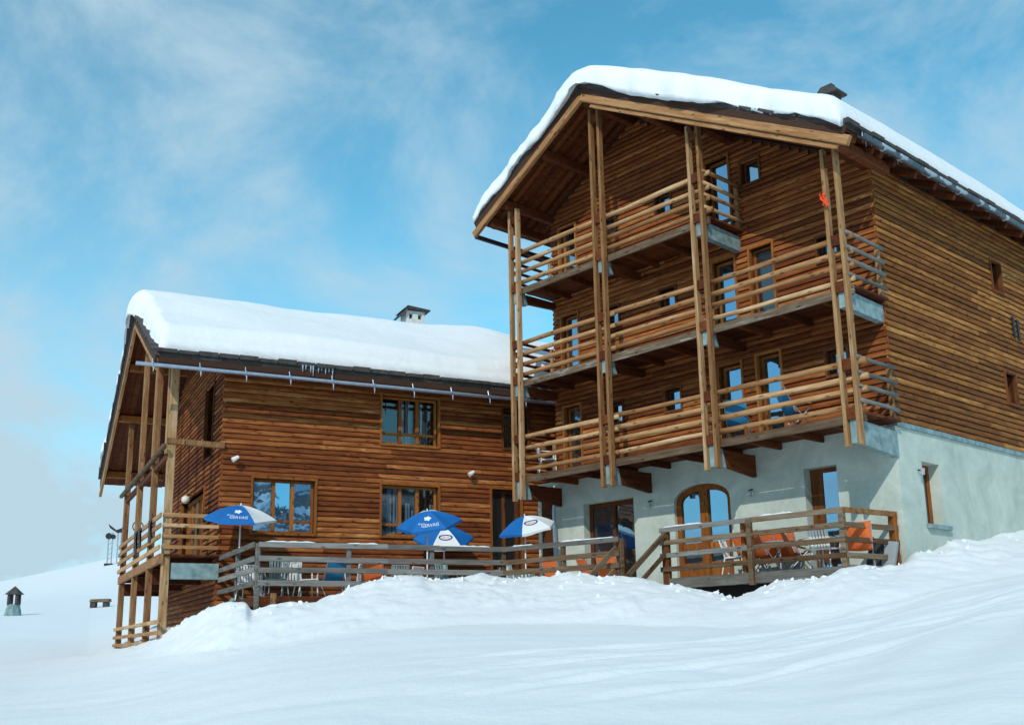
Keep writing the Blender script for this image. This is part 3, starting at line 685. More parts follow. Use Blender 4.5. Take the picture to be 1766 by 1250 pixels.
for k in range(12):
    y = -1.2 + k * .93 + random.uniform(-.25, .25); w_ = random.uniform(.15, .6)
    b = MB(); n = 6
    for i in range(n + 1):
        yy = y + w_ * i / n; hh = .005 + random.uniform(0, .05) * min(1, min(i, n - i) / 2)
        b.v += [(XR + .04, yy, rtB(XR) - .22), (XR + .215, yy, rtB(XR) - .20), (XR + .20, yy, rtB(XR) - .24 - hh), (XR + .06, yy, rtB(XR) - .25 - hh)]
    for i in range(n):
        for j in range(4): b.f.append((4 * i + j, 4 * i + (j + 1) % 4, 4 * i + 4 + (j + 1) % 4, 4 * i + 4 + j))
    b.f += [(0, 1, 2, 3), tuple(4 * n + j for j in (3, 2, 1, 0))]
    b.make('ice_crust', 'ice', chB, smooth=True)
for k in range(18):
    y = -1.6 + (k ** 1.25) * .16 + random.uniform(-.05, .05); ln = random.uniform(.15, .42) if k < 7 else random.uniform(.08, .22)
    MB().tube((XR + .05, y, rtB(XR)), (XR + .05 + random.uniform(-.01, .01), y, rtB(XR) - ln), .022, .002, n=6).make('icicle', 'ice', chB)
# left gutter seen from below
MB().tube((XL - .12, YF + .15, rtB(XL) - .5), (XL - .12, 8, rtB(XL) - .5), .075, n=8).make('gutter', 'black', chB)
# chimney
ch = MB().box(-2.62, -2.26, 2.8, 3.2, 12.2, 14.52).make('chimney', 'slate', roofB)
MB().poly([(-2.76, 2.72, 14.51), (-2.58, 2.72, 14.69), (-2.30, 2.72, 14.69), (-2.12, 2.72, 14.51), (-2.12, 2.72, 14.45), (-2.76, 2.72, 14.45)], (0, .56, 0)).make('chimney_cap', 'slate', ch)
MB().box(-2.53, -2.35, 2.9, 3.1, 14.67, 14.80).make('cap_stone', 'slate', ch)
# wall lamps, red cloth on the corner post
for (lx, lz) in ((-6.9, 3.55), (-3.75, 3.47)):
    wl = MB().tube((lx, -.02, lz + .1), (lx, -.16, lz + .06), .02, n=6).make('wall_lamp', 'black', chB)
    MB().tube((lx, -.12, lz + .06), (lx, -.12, lz - .08), .03, .05, n=10).make('shade', 'steel', wl)
wl = MB().tube((.02, .80, 3.62), (.14, .80, 3.58), .02, n=6).make('wall_lamp', 'black', chB)
MB().tube((.12, .80, 3.64), (.12, .80, 3.50), .05, .04, n=10).make('shade', 'steel', wl)
# corner timbers and downpipe between the two chalets
MB().box(-11.0, -10.62, -.10, -.03, -1.5, 4.45).make('corner_board', 'frame_dark', chB)
b = MB().path([(-10.30, -.3, 4.0), (-10.36, -.22, 3.9), (-10.40, -.2, 3.7), (-10.36, -.2, 1.0)], .055, 8); b.make('downpipe', 'metal', chB)

# snow on the tall roof
def roof_snow(name, to3, l0, l1, ridge, c0, c1, rtop, thick, over, overc, label, parent_rot, origin, seed=0, hang=0.0):
    """sheet along the ridge axis c, across the slopes l; thickness rounds off at all edges"""
    nl, nc = 90, 110
    k0 = np.linspace(0, 1, nl // 2, endpoint=False); e0 = 1 - (1 - k0) ** 1.0
    ls = np.concatenate([l0 - over + (ridge - l0 + over) * k0 ** 1.25, ridge + (l1 + over - ridge) * (1 - (1 - np.linspace(0, 1, nl // 2)) ** 1.25)])
    cs_ = np.concatenate([c0 + (np.linspace(0, 1, 30, endpoint=False) ** 2) * 1.5, np.linspace(c0 + 1.5, c1, nc - 30)])
    Lg, Cg = np.meshgrid(ls, cs_)
    de = np.minimum(Lg - (l0 - over), (l1 + over) - Lg)
    dc = Cg - c0
    rnd = lambda d, w: np.sqrt(np.clip(1 - (1 - np.clip(d / w, 0, 1)) ** 2, 0, 1))
    t = thick(Lg, Cg) * rnd(de, .40) ** .8 * rnd(dc, .30) ** .7
    # wandering edges: shift the sheet's rim in and out
    Cg = Cg - (overc(Lg) + .45 * fbm(Lg * 1.7, Lg * 0 + 3.7, 4, seed + 5)) * np.exp(-dc / .6)
    sgn = np.where(Lg > ridge, 1, -1)
    Lw = Lg + sgn * .10 * fbm(Cg * 1.1, Cg * 0 + 1.3, 3, seed + 8) * np.exp(-de / .4)
    base = np.vectorize(rtop)(Lw)
    rr = .75   # soften the ridge
    soft = np.where(np.abs(Lg - ridge) < rr, (rr - np.abs(Lg - ridge)) ** 2 / (2 * rr) * .56, 0)
    t = t + fbm(Lg * .5, Cg * .4, 4, seed) * .22 * np.clip(de / .6, 0, 1) * np.clip(dc / .6, 0, 1)
    Zt = base - soft + np.maximum(t, 0) + .03
    edge = np.minimum(de, dc)
    Zb = base + .045 - hang * np.clip(1 - dc / .30, 0, 1) * (.5 + np.clip(fbm(Lg * 1.3, Lg * 0 + 9.1, 3, seed + 3) * 2 + .3, -.4, 1))
    v = []; f = []
    n0, n1 = Lg.shape
    for Zz in (Zt, Zb):
        for i in range(n0):
            for j in range(n1): v.append(to3(Lw[i, j], Cg[i, j], Zz[i, j]))
    S = n0 * n1; ix = lambda i, j: i * n1 + j
    for i in range(n0 - 1):
        for j in range(n1 - 1):
            f.append((ix(i, j), ix(i, j + 1), ix(i + 1, j + 1), ix(i + 1, j))); f.append((S + ix(i, j), S + ix(i + 1, j), S + ix(i + 1, j + 1), S + ix(i, j + 1)))
    for i in range(n0 - 1):
        for j in (0, n1 - 1): f.append((ix(i, j), ix(i + 1, j), S + ix(i + 1, j), S + ix(i, j)))
    for j in range(n1 - 1):
        for i in (0, n0 - 1): f.append((ix(i, j), S + ix(i, j), S + ix(i, j + 1), ix(i, j + 1)))
    b = MB(); b.v = v; b.f = f
    o = b.make(name, 'roof_snow', None, loc=origin, rot=(0, 0, parent_rot), smooth=True)
    tag(o, label, 'snow', kind='stuff'); return o
roof_snow('roof_snow', lambda l, c, z: (l, c, z), XL, XR, RX, YF, YBK, rtB, lambda l, c: .64 + .05 * np.sin(l * .9 + c * .5) - .22 * np.clip((RX - .3 - l) / 1.2, 0, 1), -.02, lambda l: .10 + .08 * np.exp(-((l - RX) / .9) ** 2),
          'thick snow blanket on the roof of the tall chalet', -YB, OB, seed=11, hang=.20)

# ================================================================== LOWER CHALET (left)
chA = empty('chalet', (OA.x, OA.y, 0), YA, 'lower timber chalet with long boarded front behind the parasol terrace, left', 'chalet')
RYA, RZA, SLA = 4.65, 10.32, .48
XF, XBK, YE0, YE1 = -2.04, 14.0, -.98, 13.1
def rtA(y): return RZA - SLA * abs(y - RYA)
fac3 = lambda l, d, z: (l, d, z)
gae3 = lambda l, d, z: (d, l, z)            # gable end: l = y, inwards = +x
fo = [(.83, 2.56, 3.08, 4.56), (4.52, 6.28, 3.10, 4.57), (4.51, 6.28, 5.78, 7.22), (8.44, 9.3, 5.9, 7.15), (8.02, 9.0, 2.2, 4.62)]
topF = lambda x: rtA(0) - .30
fw_ = wall_core('front_wall', chA, 'core', 0, 12.2, -1.5, topF, fo, fac3, .2)
go = [(1.3, 2.6, 5.35, 7.55), (2.2, 6.2, 2.42, 4.58)]
topE = lambda y: rtA(y) - .30
ge = wall_core('gable_wall', chA, 'core', 0, 9.3, -1.5, topE, go, gae3, .2, extra=(RYA,))
specs = []
for (a, b_, z) in rows(-.07, 12.2, .4, topF, fo, joint=(2.8, 5.2)): specs.append((fw_, lambda l, z: (l, -.002, z), 0, a, b_, z, 'board'))
for (a, b_, z) in rows(-.06, 9.3, .4, topE, go, joint=(3.5, 6.0)): specs.append((ge, lambda l, z: (-.002, l, z), -PI / 2, a, b_, z, 'board'))
lay_boards(specs, 298)
window(chA, fac3, fo[0], cols=3, rowz=(3.42,), d=.10, fw=.07, frame='frame', pane='glass')
for o, rz_ in ((fo[1], 3.44), (fo[2], 6.12)):
    w = window(chA, fac3, o, cols=3, rowz=(rz_,), d=.10, fw=.07, frame='frame', pane='glass_see')
    MB().box(o[0] - .3, o[1] + .3, 1.0, 1.05, o[2] - .3, o[3] + .3).make('room_back', 'interior', w)
    for k in range(9):
        if random.random() < .35: continue
        x = o[0] + .08 + k * .19; MB().poly([(x, .26, o[2] + .1), (x + .05, .23, o[2] + .1), (x + .10, .27, o[2] + .1), (x + .14, .25, o[2] + .1), (x + .14, .26, o[2] + .1), (x + .10, .28, o[2] + .1), (x + .05, .24, o[2] + .1), (x, .27, o[2] + .1)], (0, 0, random.choice((.7, .9, 1.3)))).make('curtain_fold', 'curtain', w)
window(chA, fac3, fo[3], cols=1, d=.10, fw=.07, frame='frame_dark', pane='glass')
window(chA, fac3, fo[4], cols=2, d=.16, fw=.10, frame='frame_dark', pane='glass_dim', name='door', trim_m='frame')
MB().box(7.9, 9.15, -1.0, -.03, 1.19, 1.68).box(7.9, 9.15, -.6, -.03, 1.68, 2.16).make('door_step', 'concrete', chA)
window(chA, gae3, go[0], cols=2, d=.12, fw=.1, frame='frame_dark', pane='glass_dim', name='door')
gd = window(chA, gae3, go[1], cols=4, d=.12, fw=.12, frame='frame', pane='glass_dim', name='door', panes=['frame', 'frame', 'glass_dim', 'frame'])
MB().box(.4, 12, 9.2, 9.3, -1.5, 8.0).make('back_wall', 'core', chA)
MB().box(12.1, 12.2, .01, 9.2, -1.5, 7.6).make('end_wall', 'core', chA)
# window curtains and lamps on the front
for (xx, zz) in ((.306, 5.03), (7.29, 5.02)):
    fl_ = MB().tube((xx, -.06, zz + .05), (xx, -.24, zz + .02), .018, n=6).make('flood_light', 'black', chA)
    MB().tube((xx - .10, -.26, zz - .05), (xx + .06, -.26, zz + .05), .075, .05, n=10).make('lamp_head', 'white', fl_)
gl = MB().tube((-.08, 4.2, 4.62), (-.25, 4.2, 4.58), .015, n=6).make('globe_lamp', 'black', chA)
bm = bmesh.new(); bmesh.ops.create_icosphere(bm, subdivisions=2, radius=.13); me = bpy.data.meshes.new('globe'); bm.to_mesh(me); bm.free(); me.materials.append(M['white'])
go_ = bpy.data.objects.new('globe', me); C.objects.link(go_); go_.parent = gl; go_.location = (-.27, 4.2, 4.46)
# roof
b = MB()
for (ya, yb) in ((YE0, RYA), (RYA, YE1)):
    b.poly([(XF, ya, rtA(ya)), (XF, yb, rtA(yb)), (XF, yb, rtA(yb) - .13), (XF, ya, rtA(ya) - .13)], (XBK - XF, 0, 0))
roofA = b.make('roof', 'slate', chA)
xx = XF + .04
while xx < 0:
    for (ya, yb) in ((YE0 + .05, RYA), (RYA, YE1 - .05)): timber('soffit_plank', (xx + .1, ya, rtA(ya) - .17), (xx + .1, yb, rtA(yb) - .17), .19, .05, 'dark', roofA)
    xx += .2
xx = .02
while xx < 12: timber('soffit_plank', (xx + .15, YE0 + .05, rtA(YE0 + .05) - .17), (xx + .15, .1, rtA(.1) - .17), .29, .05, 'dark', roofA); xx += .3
for (ya, yb) in ((YE0, RYA), (RYA, YE1)):
    nn = 12; d = Vector((0, yb - ya, rtA(yb) - rtA(ya)))
    for k in range(nn):
        A_ = Vector((XF + .18 - random.uniform(0, .06), ya, rtA(ya) + .03)) + d * (k / nn); B_ = Vector((XF + .18, ya, rtA(ya) + .03 + random.uniform(0, .05))) + d * ((k + .98) / nn)
        timber('roof_slab', A_, B_, .5, .06 + random.uniform(0, .04), 'slate', roofA)
    timber('verge_fascia', (XF + .03, ya, rtA(ya) - .22), (XF + .03, yb, rtA(yb) - .22), .05, .22, 'core', roofA)
    timber('barge_beam', (XF + .06, ya - (.1 if ya == YE0 else 0), rtA(ya - (.1 if ya == YE0 else 0)) - .44), (XF + .06, yb + (.25 if yb == YE1 else 0), rtA(yb + (.25 if yb == YE1 else 0)) - .42), .10, .13, 'rail', roofA)
for yp in (-.75, 1.6, RYA, 6.6, 9.1, 12.2):
    timber('purlin', (XF + .15, yp, rtA(yp) - .34), (.1, yp, rtA(yp) - .34), .20, .24, 'frame', roofA)
for k in range(30):
    x0_ = XF + .05 + k * .53
    MB().box(x0_, x0_ + .50, YE0 - .06 - random.uniform(0, .06), YE0 + .3, rtA(YE0) - .03, rtA(YE0) + .05 + random.uniform(0, .06)).make('roof_slab', 'slate', roofA)
timber('eave_board', (XF + .1, YE0 + .03, rtA(YE0) - .2), (13.5, YE0 + .03, rtA(YE0) - .2), .04, .2, 'core', roofA)
zg = 7.20
b = MB(); n = 8
prof = [(YE0 - .10 + .075 * math.cos(PI + PI * k / n), zg + .03 + .075 * math.sin(PI + PI * k / n)) for k in range(n + 1)]
for (p, q) in zip(prof[:-1], prof[1:]): b.poly([(-2.5, p[0], p[1]), (-2.5, q[0], q[1]), (-2.5, q[0], q[1] + .008), (-2.5, p[0], p[1] + .008)], (14.5, 0, 0))
b.box(-2.505, -2.49, YE0 - .17, YE0 - .03, zg - .03, zg + .04)
b.make('gutter', 'metal', chA)
for k in range(11):
    x = -2.09 + 1.2 * k
    MB().tube((x, YE0 + .0, zg + .2), (x, YE0 - .1, zg - .06), .016, n=5).tube((x, YE0 - .1, zg - .06), (x, YE0 - .195, zg + .05), .016, n=5).make('gutter_bracket', 'metal', chA)
    MB().tube((x + .02, YE0 - .1, zg - .05), (x + .02, YE0 - .1, zg - .05 - random.uniform(.10, .18)), .022, .006, n=6).make('icicle', 'ice', chA)
for k in range(9):
    x = 1.85 + k * .11 + random.uniform(-.03, .03)
    MB().tube((x, YE0 - .05, rtA(YE0)), (x, YE0 - .05, rtA(YE0) - random.uniform(.12, .32)), .025, .003, n=6).make('icicle', 'ice', chA)
# chimney
ch = MB().box(7.25, 7.95, 5.3, 5.9, 9.2, 11.50).make('chimney', 'white_wash', roofA)
for q0, q1 in ((7.25, 7.36), (7.50, 7.70), (7.84, 7.95)): MB().box(q0, q1, 5.3, 5.9, 11.50, 11.70).make('chimney_pier', 'white_wash', ch)
MB().box(7.25, 7.95, 5.3, 5.9, 11.70, 11.80).make('lintel', 'white_wash', ch)
MB().box(7.3, 7.9, 5.5, 5.7, 11.42, 11.75).make('flue', 'interior', ch)
MB().poly([(7.1, 5.15, 11.78), (7.25, 5.15, 11.94), (8.12, 5.15, 11.86), (8.12, 5.15, 11.81), (7.25, 5.15, 11.82)], (0, .9, 0)).make('chimney_cap', 'slate', ch)
MB().poly([(6.98, 5.15, 11.55), (7.28, 5.15, 11.92), (7.32, 5.15, 11.88), (7.02, 5.15, 11.52)], (0, .9, 0)).make('chimney_cap', 'slate', ch)
# gable balcony
PYA = [-.05, 2.3, 5.6, 9.1]
balA = timber('balcony', (-1.5, -.2, 2.32), (-1.5, 9.5, 2.32), .10, .24, 'rail', chA)
def subA(o):
    o.parent = balA; o.matrix_parent_inverse = Matrix.LocRotScale(balA.location, balA.rotation_euler, balA.scale).inverted(); return o
for i in range(8):
    x = -1.42 + i * .178; subA(timber('plank', (x + .08, -.2, 2.41), (x + .08, 9.5, 2.41), .165, .05, 'dark', None))
for yj in np.arange(.5, 9.4, 1.1): subA(timber('joist', (-1.45, yj, 2.31), (0, yj, 2.31), .09, .14, 'dark', None))
for z in (3.44, 3.17, 2.89, 2.61):
    subA(timber('rail', (-1.56, -.25, z), (-1.56, 9.55, z), .05, .12, 'rail', None))
    subA(timber('rail', (-1.5, -.16, z + .01), (-.06, -.16, z + .01), .05, .10, 'rail', None))
tpost('post', -1.36, -.02, -1.4, rtA(0) - .55, .20, .22, 'railz', chA)
for k, yp in enumerate(PYA[1:]): tpost('post', -1.45, yp, -1.6, rtA(yp) - .55, .17, .26, 'post_brown', chA)
for yp in (1.2, 4.0): tpost('post', -1.3, yp, 5.3, rtA(yp) - .4, .14, .16, 'railz', chA)
pole('log_rail', (-1.60, -.35, 5.22), (-1.60, 9.5, 5.18), .075, 'grey_brown', chA)
timber('ledge_beam', (-1.5, -.1, 5.42), (0, -.1, 5.38), .14, .16, 'post_brown', chA)
timber('tie_beam', (-1.45, -.1, 5.0), (-1.45, 9.2, 5.0), .12, .16, 'dark', chA)
MB().box(-1.22, -.02, -.18, .06, 1.80, 2.21).make('cantilever_beam', 'concrete', chA)
for yp in PYA[1:]: MB().box(-1.38, -.02, yp - .12, yp + .12, 1.80, 2.2).make('cantilever_beam', 'dark', chA)
for z in (.70, .43, .18, -.05): timber('lower_rail', (-1.56, -.6 if z > .3 else 1.5, z), (-1.56, 9.5, z), .06, .10, 'rail', chA)
MB().tube((-1.15, -.13, 2.9), (-.95, -.13, 2.9), .03, n=6).make('rail_bolt', 'black', chA)
rsA = roof_snow('roof_snow', lambda l, c, z: (c, l, z), YE0, YE1, RYA, XF, XBK, rtA,
          lambda l, c: .74 + .12 * np.exp(-((l - RYA) / 2.5) ** 2) + .06 * np.sin(c * .7 + l * .4) - .10 * np.clip((c - 5) / 9, 0, 1) + .14 * np.exp(-((c - 9.5) / 1.3) ** 2), -.10, lambda l: -.10 + .24 * np.exp(-((l - RYA) / 1.3) ** 2) + .08 * (np.tanh((l - RYA) / .8) + 1),
          'thick snow blanket on the roof of the lower left chalet', YA, OA, seed=23)

# ================================================================== TERRACES
# lower terrace in front of the left chalet: polyline A(0.1,-4.2) .. A(6.28,-4.45) .. B(-5.4,-2.9)
FT = 1.18
pa = [toA(wA(.1, -.05, 0)), Vector((.1, -4.2, 0)), Vector((6.28, -4.42, 0)), toA(wB(-5.45, -2.9, 0)), toA(wB(-5.45, -.05, 0)), toA(wB(-11.0, -.05, 0)), Vector((9.2, -.05, 0))]
ter = empty('terrace', (OA.x, OA.y, 0), YA, 'weathered timber terrace with four-rail fence before the lower chalet', 'terrace')
MB().poly([(p.x, p.y, FT - .10) for p in pa], (0, 0, .10)).make('deck', 'grey_brown', ter)
for (p, q) in zip(pa[:3], pa[1:4]):
    timber('fascia', (p.x, p.y, FT - .12), (q.x, q.y, FT - .12), .08, .22, 'dark', ter)
fr = [pa[0], pa[1], pa[2], pa[3]]
posts = [Vector((.1, -2.0, 0)), pa[1], Vector((2.25, -4.28, 0)), Vector((4.35, -4.35, 0)), pa[2], toA(wB(-7.1, -3.15, 0)), pa[3]]
for p in posts: tpost('post', p.x, p.y, -1.2, 2.38, .11, .11, 'grey_brown' if p.x > 6 else 'grey', ter)
tpost('post', .1 + .32, -4.2 - .30, -.8, FT + .05, .12, .12, 'railz', ter)
for z in (2.35, 2.03, 1.77, 1.47):
    for k, (p, q) in enumerate(zip(fr[:-1], fr[1:])):
        d = (q - p).normalized(); nrm = Vector((d.y, -d.x, 0)) * .09
        segs = [(0, 1)] if k != 1 else [(0, .5), (.5, 1)]
        if k == 2 and z < 1.6: continue
        for (s0, s1) in segs:
            a = p.lerp(q, s0) + nrm; c = p.lerp(q, s1) + nrm
            timber('rail', (a.x, a.y, z + random.uniform(-.015, .015)), (c.x, c.y, z + random.uniform(-.015, .015)), .045, .125, 'grey' if k < 2 else ('grey_brown' if z < 2.3 else 'grey'), ter)
# upper terrace in front of the tall chalet
FU = 1.45
ter2 = empty('terrace', (OB.x, OB.y, 0), -YB, 'raised timber terrace with orange chairs before the arched door', 'terrace')
MB().box(-5.15, -.42, -1.70, -.03, FU - .10, FU).make('deck', 'grey_brown', ter2)
timber('fascia', (-5.15, -1.74, 1.35), (-.36, -1.74, 1.35), .07, .24, 'grey', ter2)
timber('fascia', (-.38, -1.7, 1.36), (-.10, -.05, 1.36), .07, .26, 'grey', ter2)
MB().box(-5.0, -.5, -1.35, -1.25, -1.5, FU - .12).make('dark_void_panel', 'interior', ter2)  # near-black panel added to paint the shaded void under the deck
for (x, y, z0) in ((-5.12, -1.72, -.5), (-2.66, -1.80, 1.2), (-.42, -1.76, 1.0)): tpost('post', x, y, z0, 2.62, .12, .12, 'grey_brown' if x > -5 else 'frame_dark', ter2)
tpost('post', -2.95, -1.62, FU, 2.58, .10, .10, 'frame', ter2)
tpost('post', -.20, -.12, 1.0, 2.62, .16, .12, 'frame', ter2)
for j, z in enumerate((2.60, 2.30, 2.0, 1.68)):
    timber('rail', (-5.2, -1.80, z + .0), (-2.6, -1.81, z + .01), .05, .11, 'grey_brown' if j % 2 else 'grey', ter2)
    timber('rail', (-2.7, -1.76, z + .012), (-.35, -1.80, z + .0), .05, .11, 'grey_brown', ter2)
    timber('rail', (-.36, -1.80, z), (-.14, -.05, z), .05, .11, 'raily' if j == 0 else 'grey_brown', ter2)
# steps down between the terraces
st = empty('staircase', wB(-5.5, -1.8, 0), -YB, 'short timber stair sinking into the snow between the two terraces', 'staircase')
for k in range(6):
    MB().box(-.32, .40, -.05 - .30 * k - .28, -.05 - .30 * k, FU - .20 * (k + 1) - .05, FU - .20 * (k + 1)).make('step', 'grey_brown', st)
for (x, z0, y0) in ((.46, 2.58, .10), (-.10, 2.36, -.85)):
    timber('handrail', (x, y0, z0), (x, y0 - 1.75, z0 - 1.30), .06, .12, 'grey_brown', st)
    timber('handrail', (x, y0, z0 - .45), (x, y0 - 1.35, z0 - 1.45), .06, .10, 'grey_brown', st)
    tpost('newel', x, y0 - .02, z0 - 1.9, z0 + .02, .11, .11, 'frame_dark', st)
    tpost('newel', x, y0 - 1.5, z0 - 2.6, z0 - 1.05, .10, .10, 'frame_dark', st)

def rail_cap(parent, a, c, w=.06, h=.035):
    a = Vector(a); c = Vector(c); d = c - a; ln = d.length; n = 14; b = MB()
    for i in range(n + 1):
        x = -ln / 2 + ln * i / n; e = min(1, min(i, n - i) / 1.5); hh = h * e * random.uniform(.6, 1.2); ww = w * (.7 + .3 * e)
        b.v += [(x, -ww / 2, 0), (x, -ww * .35, hh * .8), (x, ww * .35, hh), (x, ww / 2, 0)]
    for i in range(n):
        for j in range(4): b.f.append((4 * i + j, 4 * i + (j + 1) % 4, 4 * i + 4 + (j + 1) % 4, 4 * i + 4 + j))
    b.f += [(0, 1, 2, 3), tuple(4 * n + j for j in (3, 2, 1, 0))]
    o = b.make('rail_snow', 'roof_snow', parent, smooth=True); o.location = (a + c) / 2; o.rotation_euler = d.to_track_quat('X', 'Z').to_euler()
p, q = pa[2], pa[3]; dn = (q - p).normalized(); nv = Vector((dn.y, -dn.x, 0)) * .09
for (s0, s1) in ((.52, .98), (.10, .30)): a_ = p.lerp(q, s0) + nv; c_ = p.lerp(q, s1) + nv; rail_cap(ter, (a_.x, a_.y, 2.41), (c_.x, c_.y, 2.41))
p, q = pa[1], pa[2]; dn = (q - p).normalized(); nv = Vector((dn.y, -dn.x, 0)) * .09
for (s0, s1) in ((.02, .22), (.33, .47), (.7, .95)): a_ = p.lerp(q, s0) + nv; c_ = p.lerp(q, s1) + nv; rail_cap(ter, (a_.x, a_.y, 2.41), (c_.x, c_.y, 2.41))
rail_cap(ter2, (-5.1, -1.80, 2.655), (-3.9, -1.80, 2.66)); rail_cap(ter2, (-2.4, -1.77, 2.665), (-1.5, -1.79, 2.66))

# ================================================================== PARASOLS
def text_mesh(body, size):
    cu = bpy.data.curves.new('txt', 'FONT'); cu.body = body; cu.size = size; cu.align_x = 'CENTER'; cu.resolution_u = 2
    o = bpy.data.objects.new('txt', cu); C.objects.link(o); dg = bpy.context.evaluated_depsgraph_get()
    me = bpy.data.meshes.new_from_object(o.evaluated_get(dg)); bpy.data.objects.remove(o)
    bm = bmesh.new(); bm.from_mesh(me); bmesh.ops.triangulate(bm, faces=bm.faces); bm.to_mesh(me); bm.free()
    vs_ = [tuple(v.co) for v in me.vertices]; fs = [tuple(p.vertices) for p in me.polygons]; bpy.data.meshes.remove(me); return vs_, fs
def parasol(axyz, R, cols, yaw, tilt, roll, prints, label, floor, rise=.34):
    P = wA(*axyz); rz = math.atan2(P.x, -P.y) - PI * 0   # local -Y looks at the camera
    rz = math.atan2(-P.x, P.y)
    root = empty('parasol', (P.x, P.y, floor), rz, label, 'parasol', 'blue and white parasols on the lower terrace')
    ht = P.z - floor - .03
    cl, sl = math.cos(PI / 6), math.sin(PI / 6)
    def S(k, s, q, lift=0):           # panel k, s -1..1 across, q 0..1 from the top to the rim
        a = -PI / 2 + k * PI / 3 + yaw
        rho = R * q; z = -rise * (q ** 1.75) - .020 * math.sin(PI * q) * (1 - s * s) + lift
        px_, py_ = rho * cl, rho * sl * s
        px_ += lift * .5 * q
        return (px_ * math.cos(a) - py_ * math.sin(a), px_ * math.sin(a) + py_ * math.cos(a), z)
    rot = Matrix.Rotation(roll, 3, 'Y') @ Matrix.Rotation(tilt, 3, 'X')
    e = rot.to_euler()
    hub = MB().tube((0, 0, -.02), (0, 0, .06), .028, .012, n=8).make('finial', 'white', root, loc=(0, 0, ht), rot=e)
    for k in range(6):
        nq, ns = 9, 6; v = []; f = []
        for side in (0, -.006):
            for i in range(nq + 1):
                for j in range(ns + 1): v.append(S(k, -1 + 2 * j / ns, .02 + .98 * i / nq, side))
        # valance
        N = (nq + 1) * (ns + 1); ix = lambda i, j: i * (ns + 1) + j
        for i in range(nq):
            for j in range(ns): f.append((ix(i, j), ix(i + 1, j), ix(i + 1, j + 1), ix(i, j + 1))); f.append((N + ix(i, j), N + ix(i, j + 1), N + ix(i + 1, j + 1), N + ix(i + 1, j)))
        base = len(v)
        for j in range(ns + 1):
            p = Vector(S(k, -1 + 2 * j / ns, 1.0)); v.append(tuple(p)); v.append((p.x * 1.005, p.y * 1.005, p.z - .065 - .012 * math.sin(PI * j * 2 / ns)))
        for j in range(ns): f.append((base + 2 * j, base + 2 * j + 1, base + 2 * j + 3, base + 2 * j + 2))
        pn = mk('canopy_panel', v, f, 'para_blue' if cols[k] == 'B' else 'para_white', root, loc=(0, 0, ht), rot=e, smooth=True)
        for (kk, kind) in prints:
            if kk != k: continue
            def put(vs_, fs, m, nm, lift):
                # drape flat print onto the panel: x across, y up the slope, origin at the panel centre
                vv = []
                for (x, y, _) in vs_:
                    q = .60 - y / R; w = R * q * sl
                    vv.append(S(k, max(-1, min(1, x / w)), q, lift))
                mk(nm, vv, fs, m, pn)
            if kind == 'text':
                vs_, fs = text_mesh('GERVAIS', .155); put([(x * .78 + .04, y - .24, 0) for x, y, z in vs_], fs, 'para_white', 'lettering', .006)
                vs_, fs = text_mesh('glaces', .075); put([(x - .17, y - .125, 0) for x, y, z in vs_], fs, 'para_white', 'lettering', .006)
                vs_ = [(0, 0, 0)]; n = 40
                for i in range(n):
                    an = 2 * PI * i / n; rr = .085 * (1 + .18 * math.cos(5 * an)); vs_.append((rr * math.cos(an) - .01, rr * math.sin(an) * 1.0 + .08, 0))
                vs_[0] = (-.01, .08, 0); put(vs_, [(0, i + 1, (i + 1) % n + 1) for i in range(n)], 'para_white', 'emblem', .006)
            if kind == 'oval':
                n = 48; vs_ = []; fs = []
                for i in range(n):
                    an = 2 * PI * i / n
                    vs_ += [(.20 * math.cos(an), .105 * math.sin(an) + .02, 0), (.155 * math.cos(an), .068 * math.sin(an) + .02, 0)]
                for i in range(n): a0 = 2 * i; b0 = 2 * ((i + 1) % n); fs.append((a0, b0, b0 + 1, a0 + 1))
                put(vs_, fs, 'navy', 'oval_ring', .006)
                vs_, fs = text_mesh('GERVAIS', .075); put([(x * .78, y - .008, 0) for x, y, z in vs_], fs, 'orange', 'lettering', .006)
        a = -PI / 2 + (k + .5) * PI / 3 + yaw
        d = Vector((math.cos(a), math.sin(a), 0)) * R
        pts = [Vector((d.x * q, d.y * q, -rise * q ** 1.75 - .012)) for q in (0, .35, .7, 1.0)]
        MB().path(pts, .007, 5).make('rib', 'steel', root, loc=(0, 0, ht), rot=e)
    MB().tube((0, 0, 0), (0, 0, ht - .02), .021, n=10).make('pole', 'white', root, smooth=True)
    MB().tube((0, 0, 0), (0, 0, .09), .22, .16, n=16).tube((0, 0, .09), (0, 0, .35), .035, n=10).make('base', 'concrete', root)
    return root
parasol((.27, -1.3, 3.66), .92, 'BWBBWB', -.12, .24, .02, [(0, 'text')], 'blue parasol with white lettering at the left corner of the terrace', FT)
parasol((4.69, -3.2, 3.47), .86, 'BBWBWB', -.05, .34, -.14, [(0, 'text')], 'tilted blue parasol with white emblem and lettering, highest of the pair', FT)
parasol((6.07, -1.0, 3.34), .86, 'WBBWBB', .14, .52, .04, [(0, 'oval')], 'white-fronted parasol with oval ring, tucked below the tilted blue parasol', FT)
parasol((7.63, -3.0, 3.47), .82, 'WWBBBB', .30, .28, -.18, [(0, 'oval')], 'white-fronted parasol with oval ring, rightmost, beside the downpipe', FT)

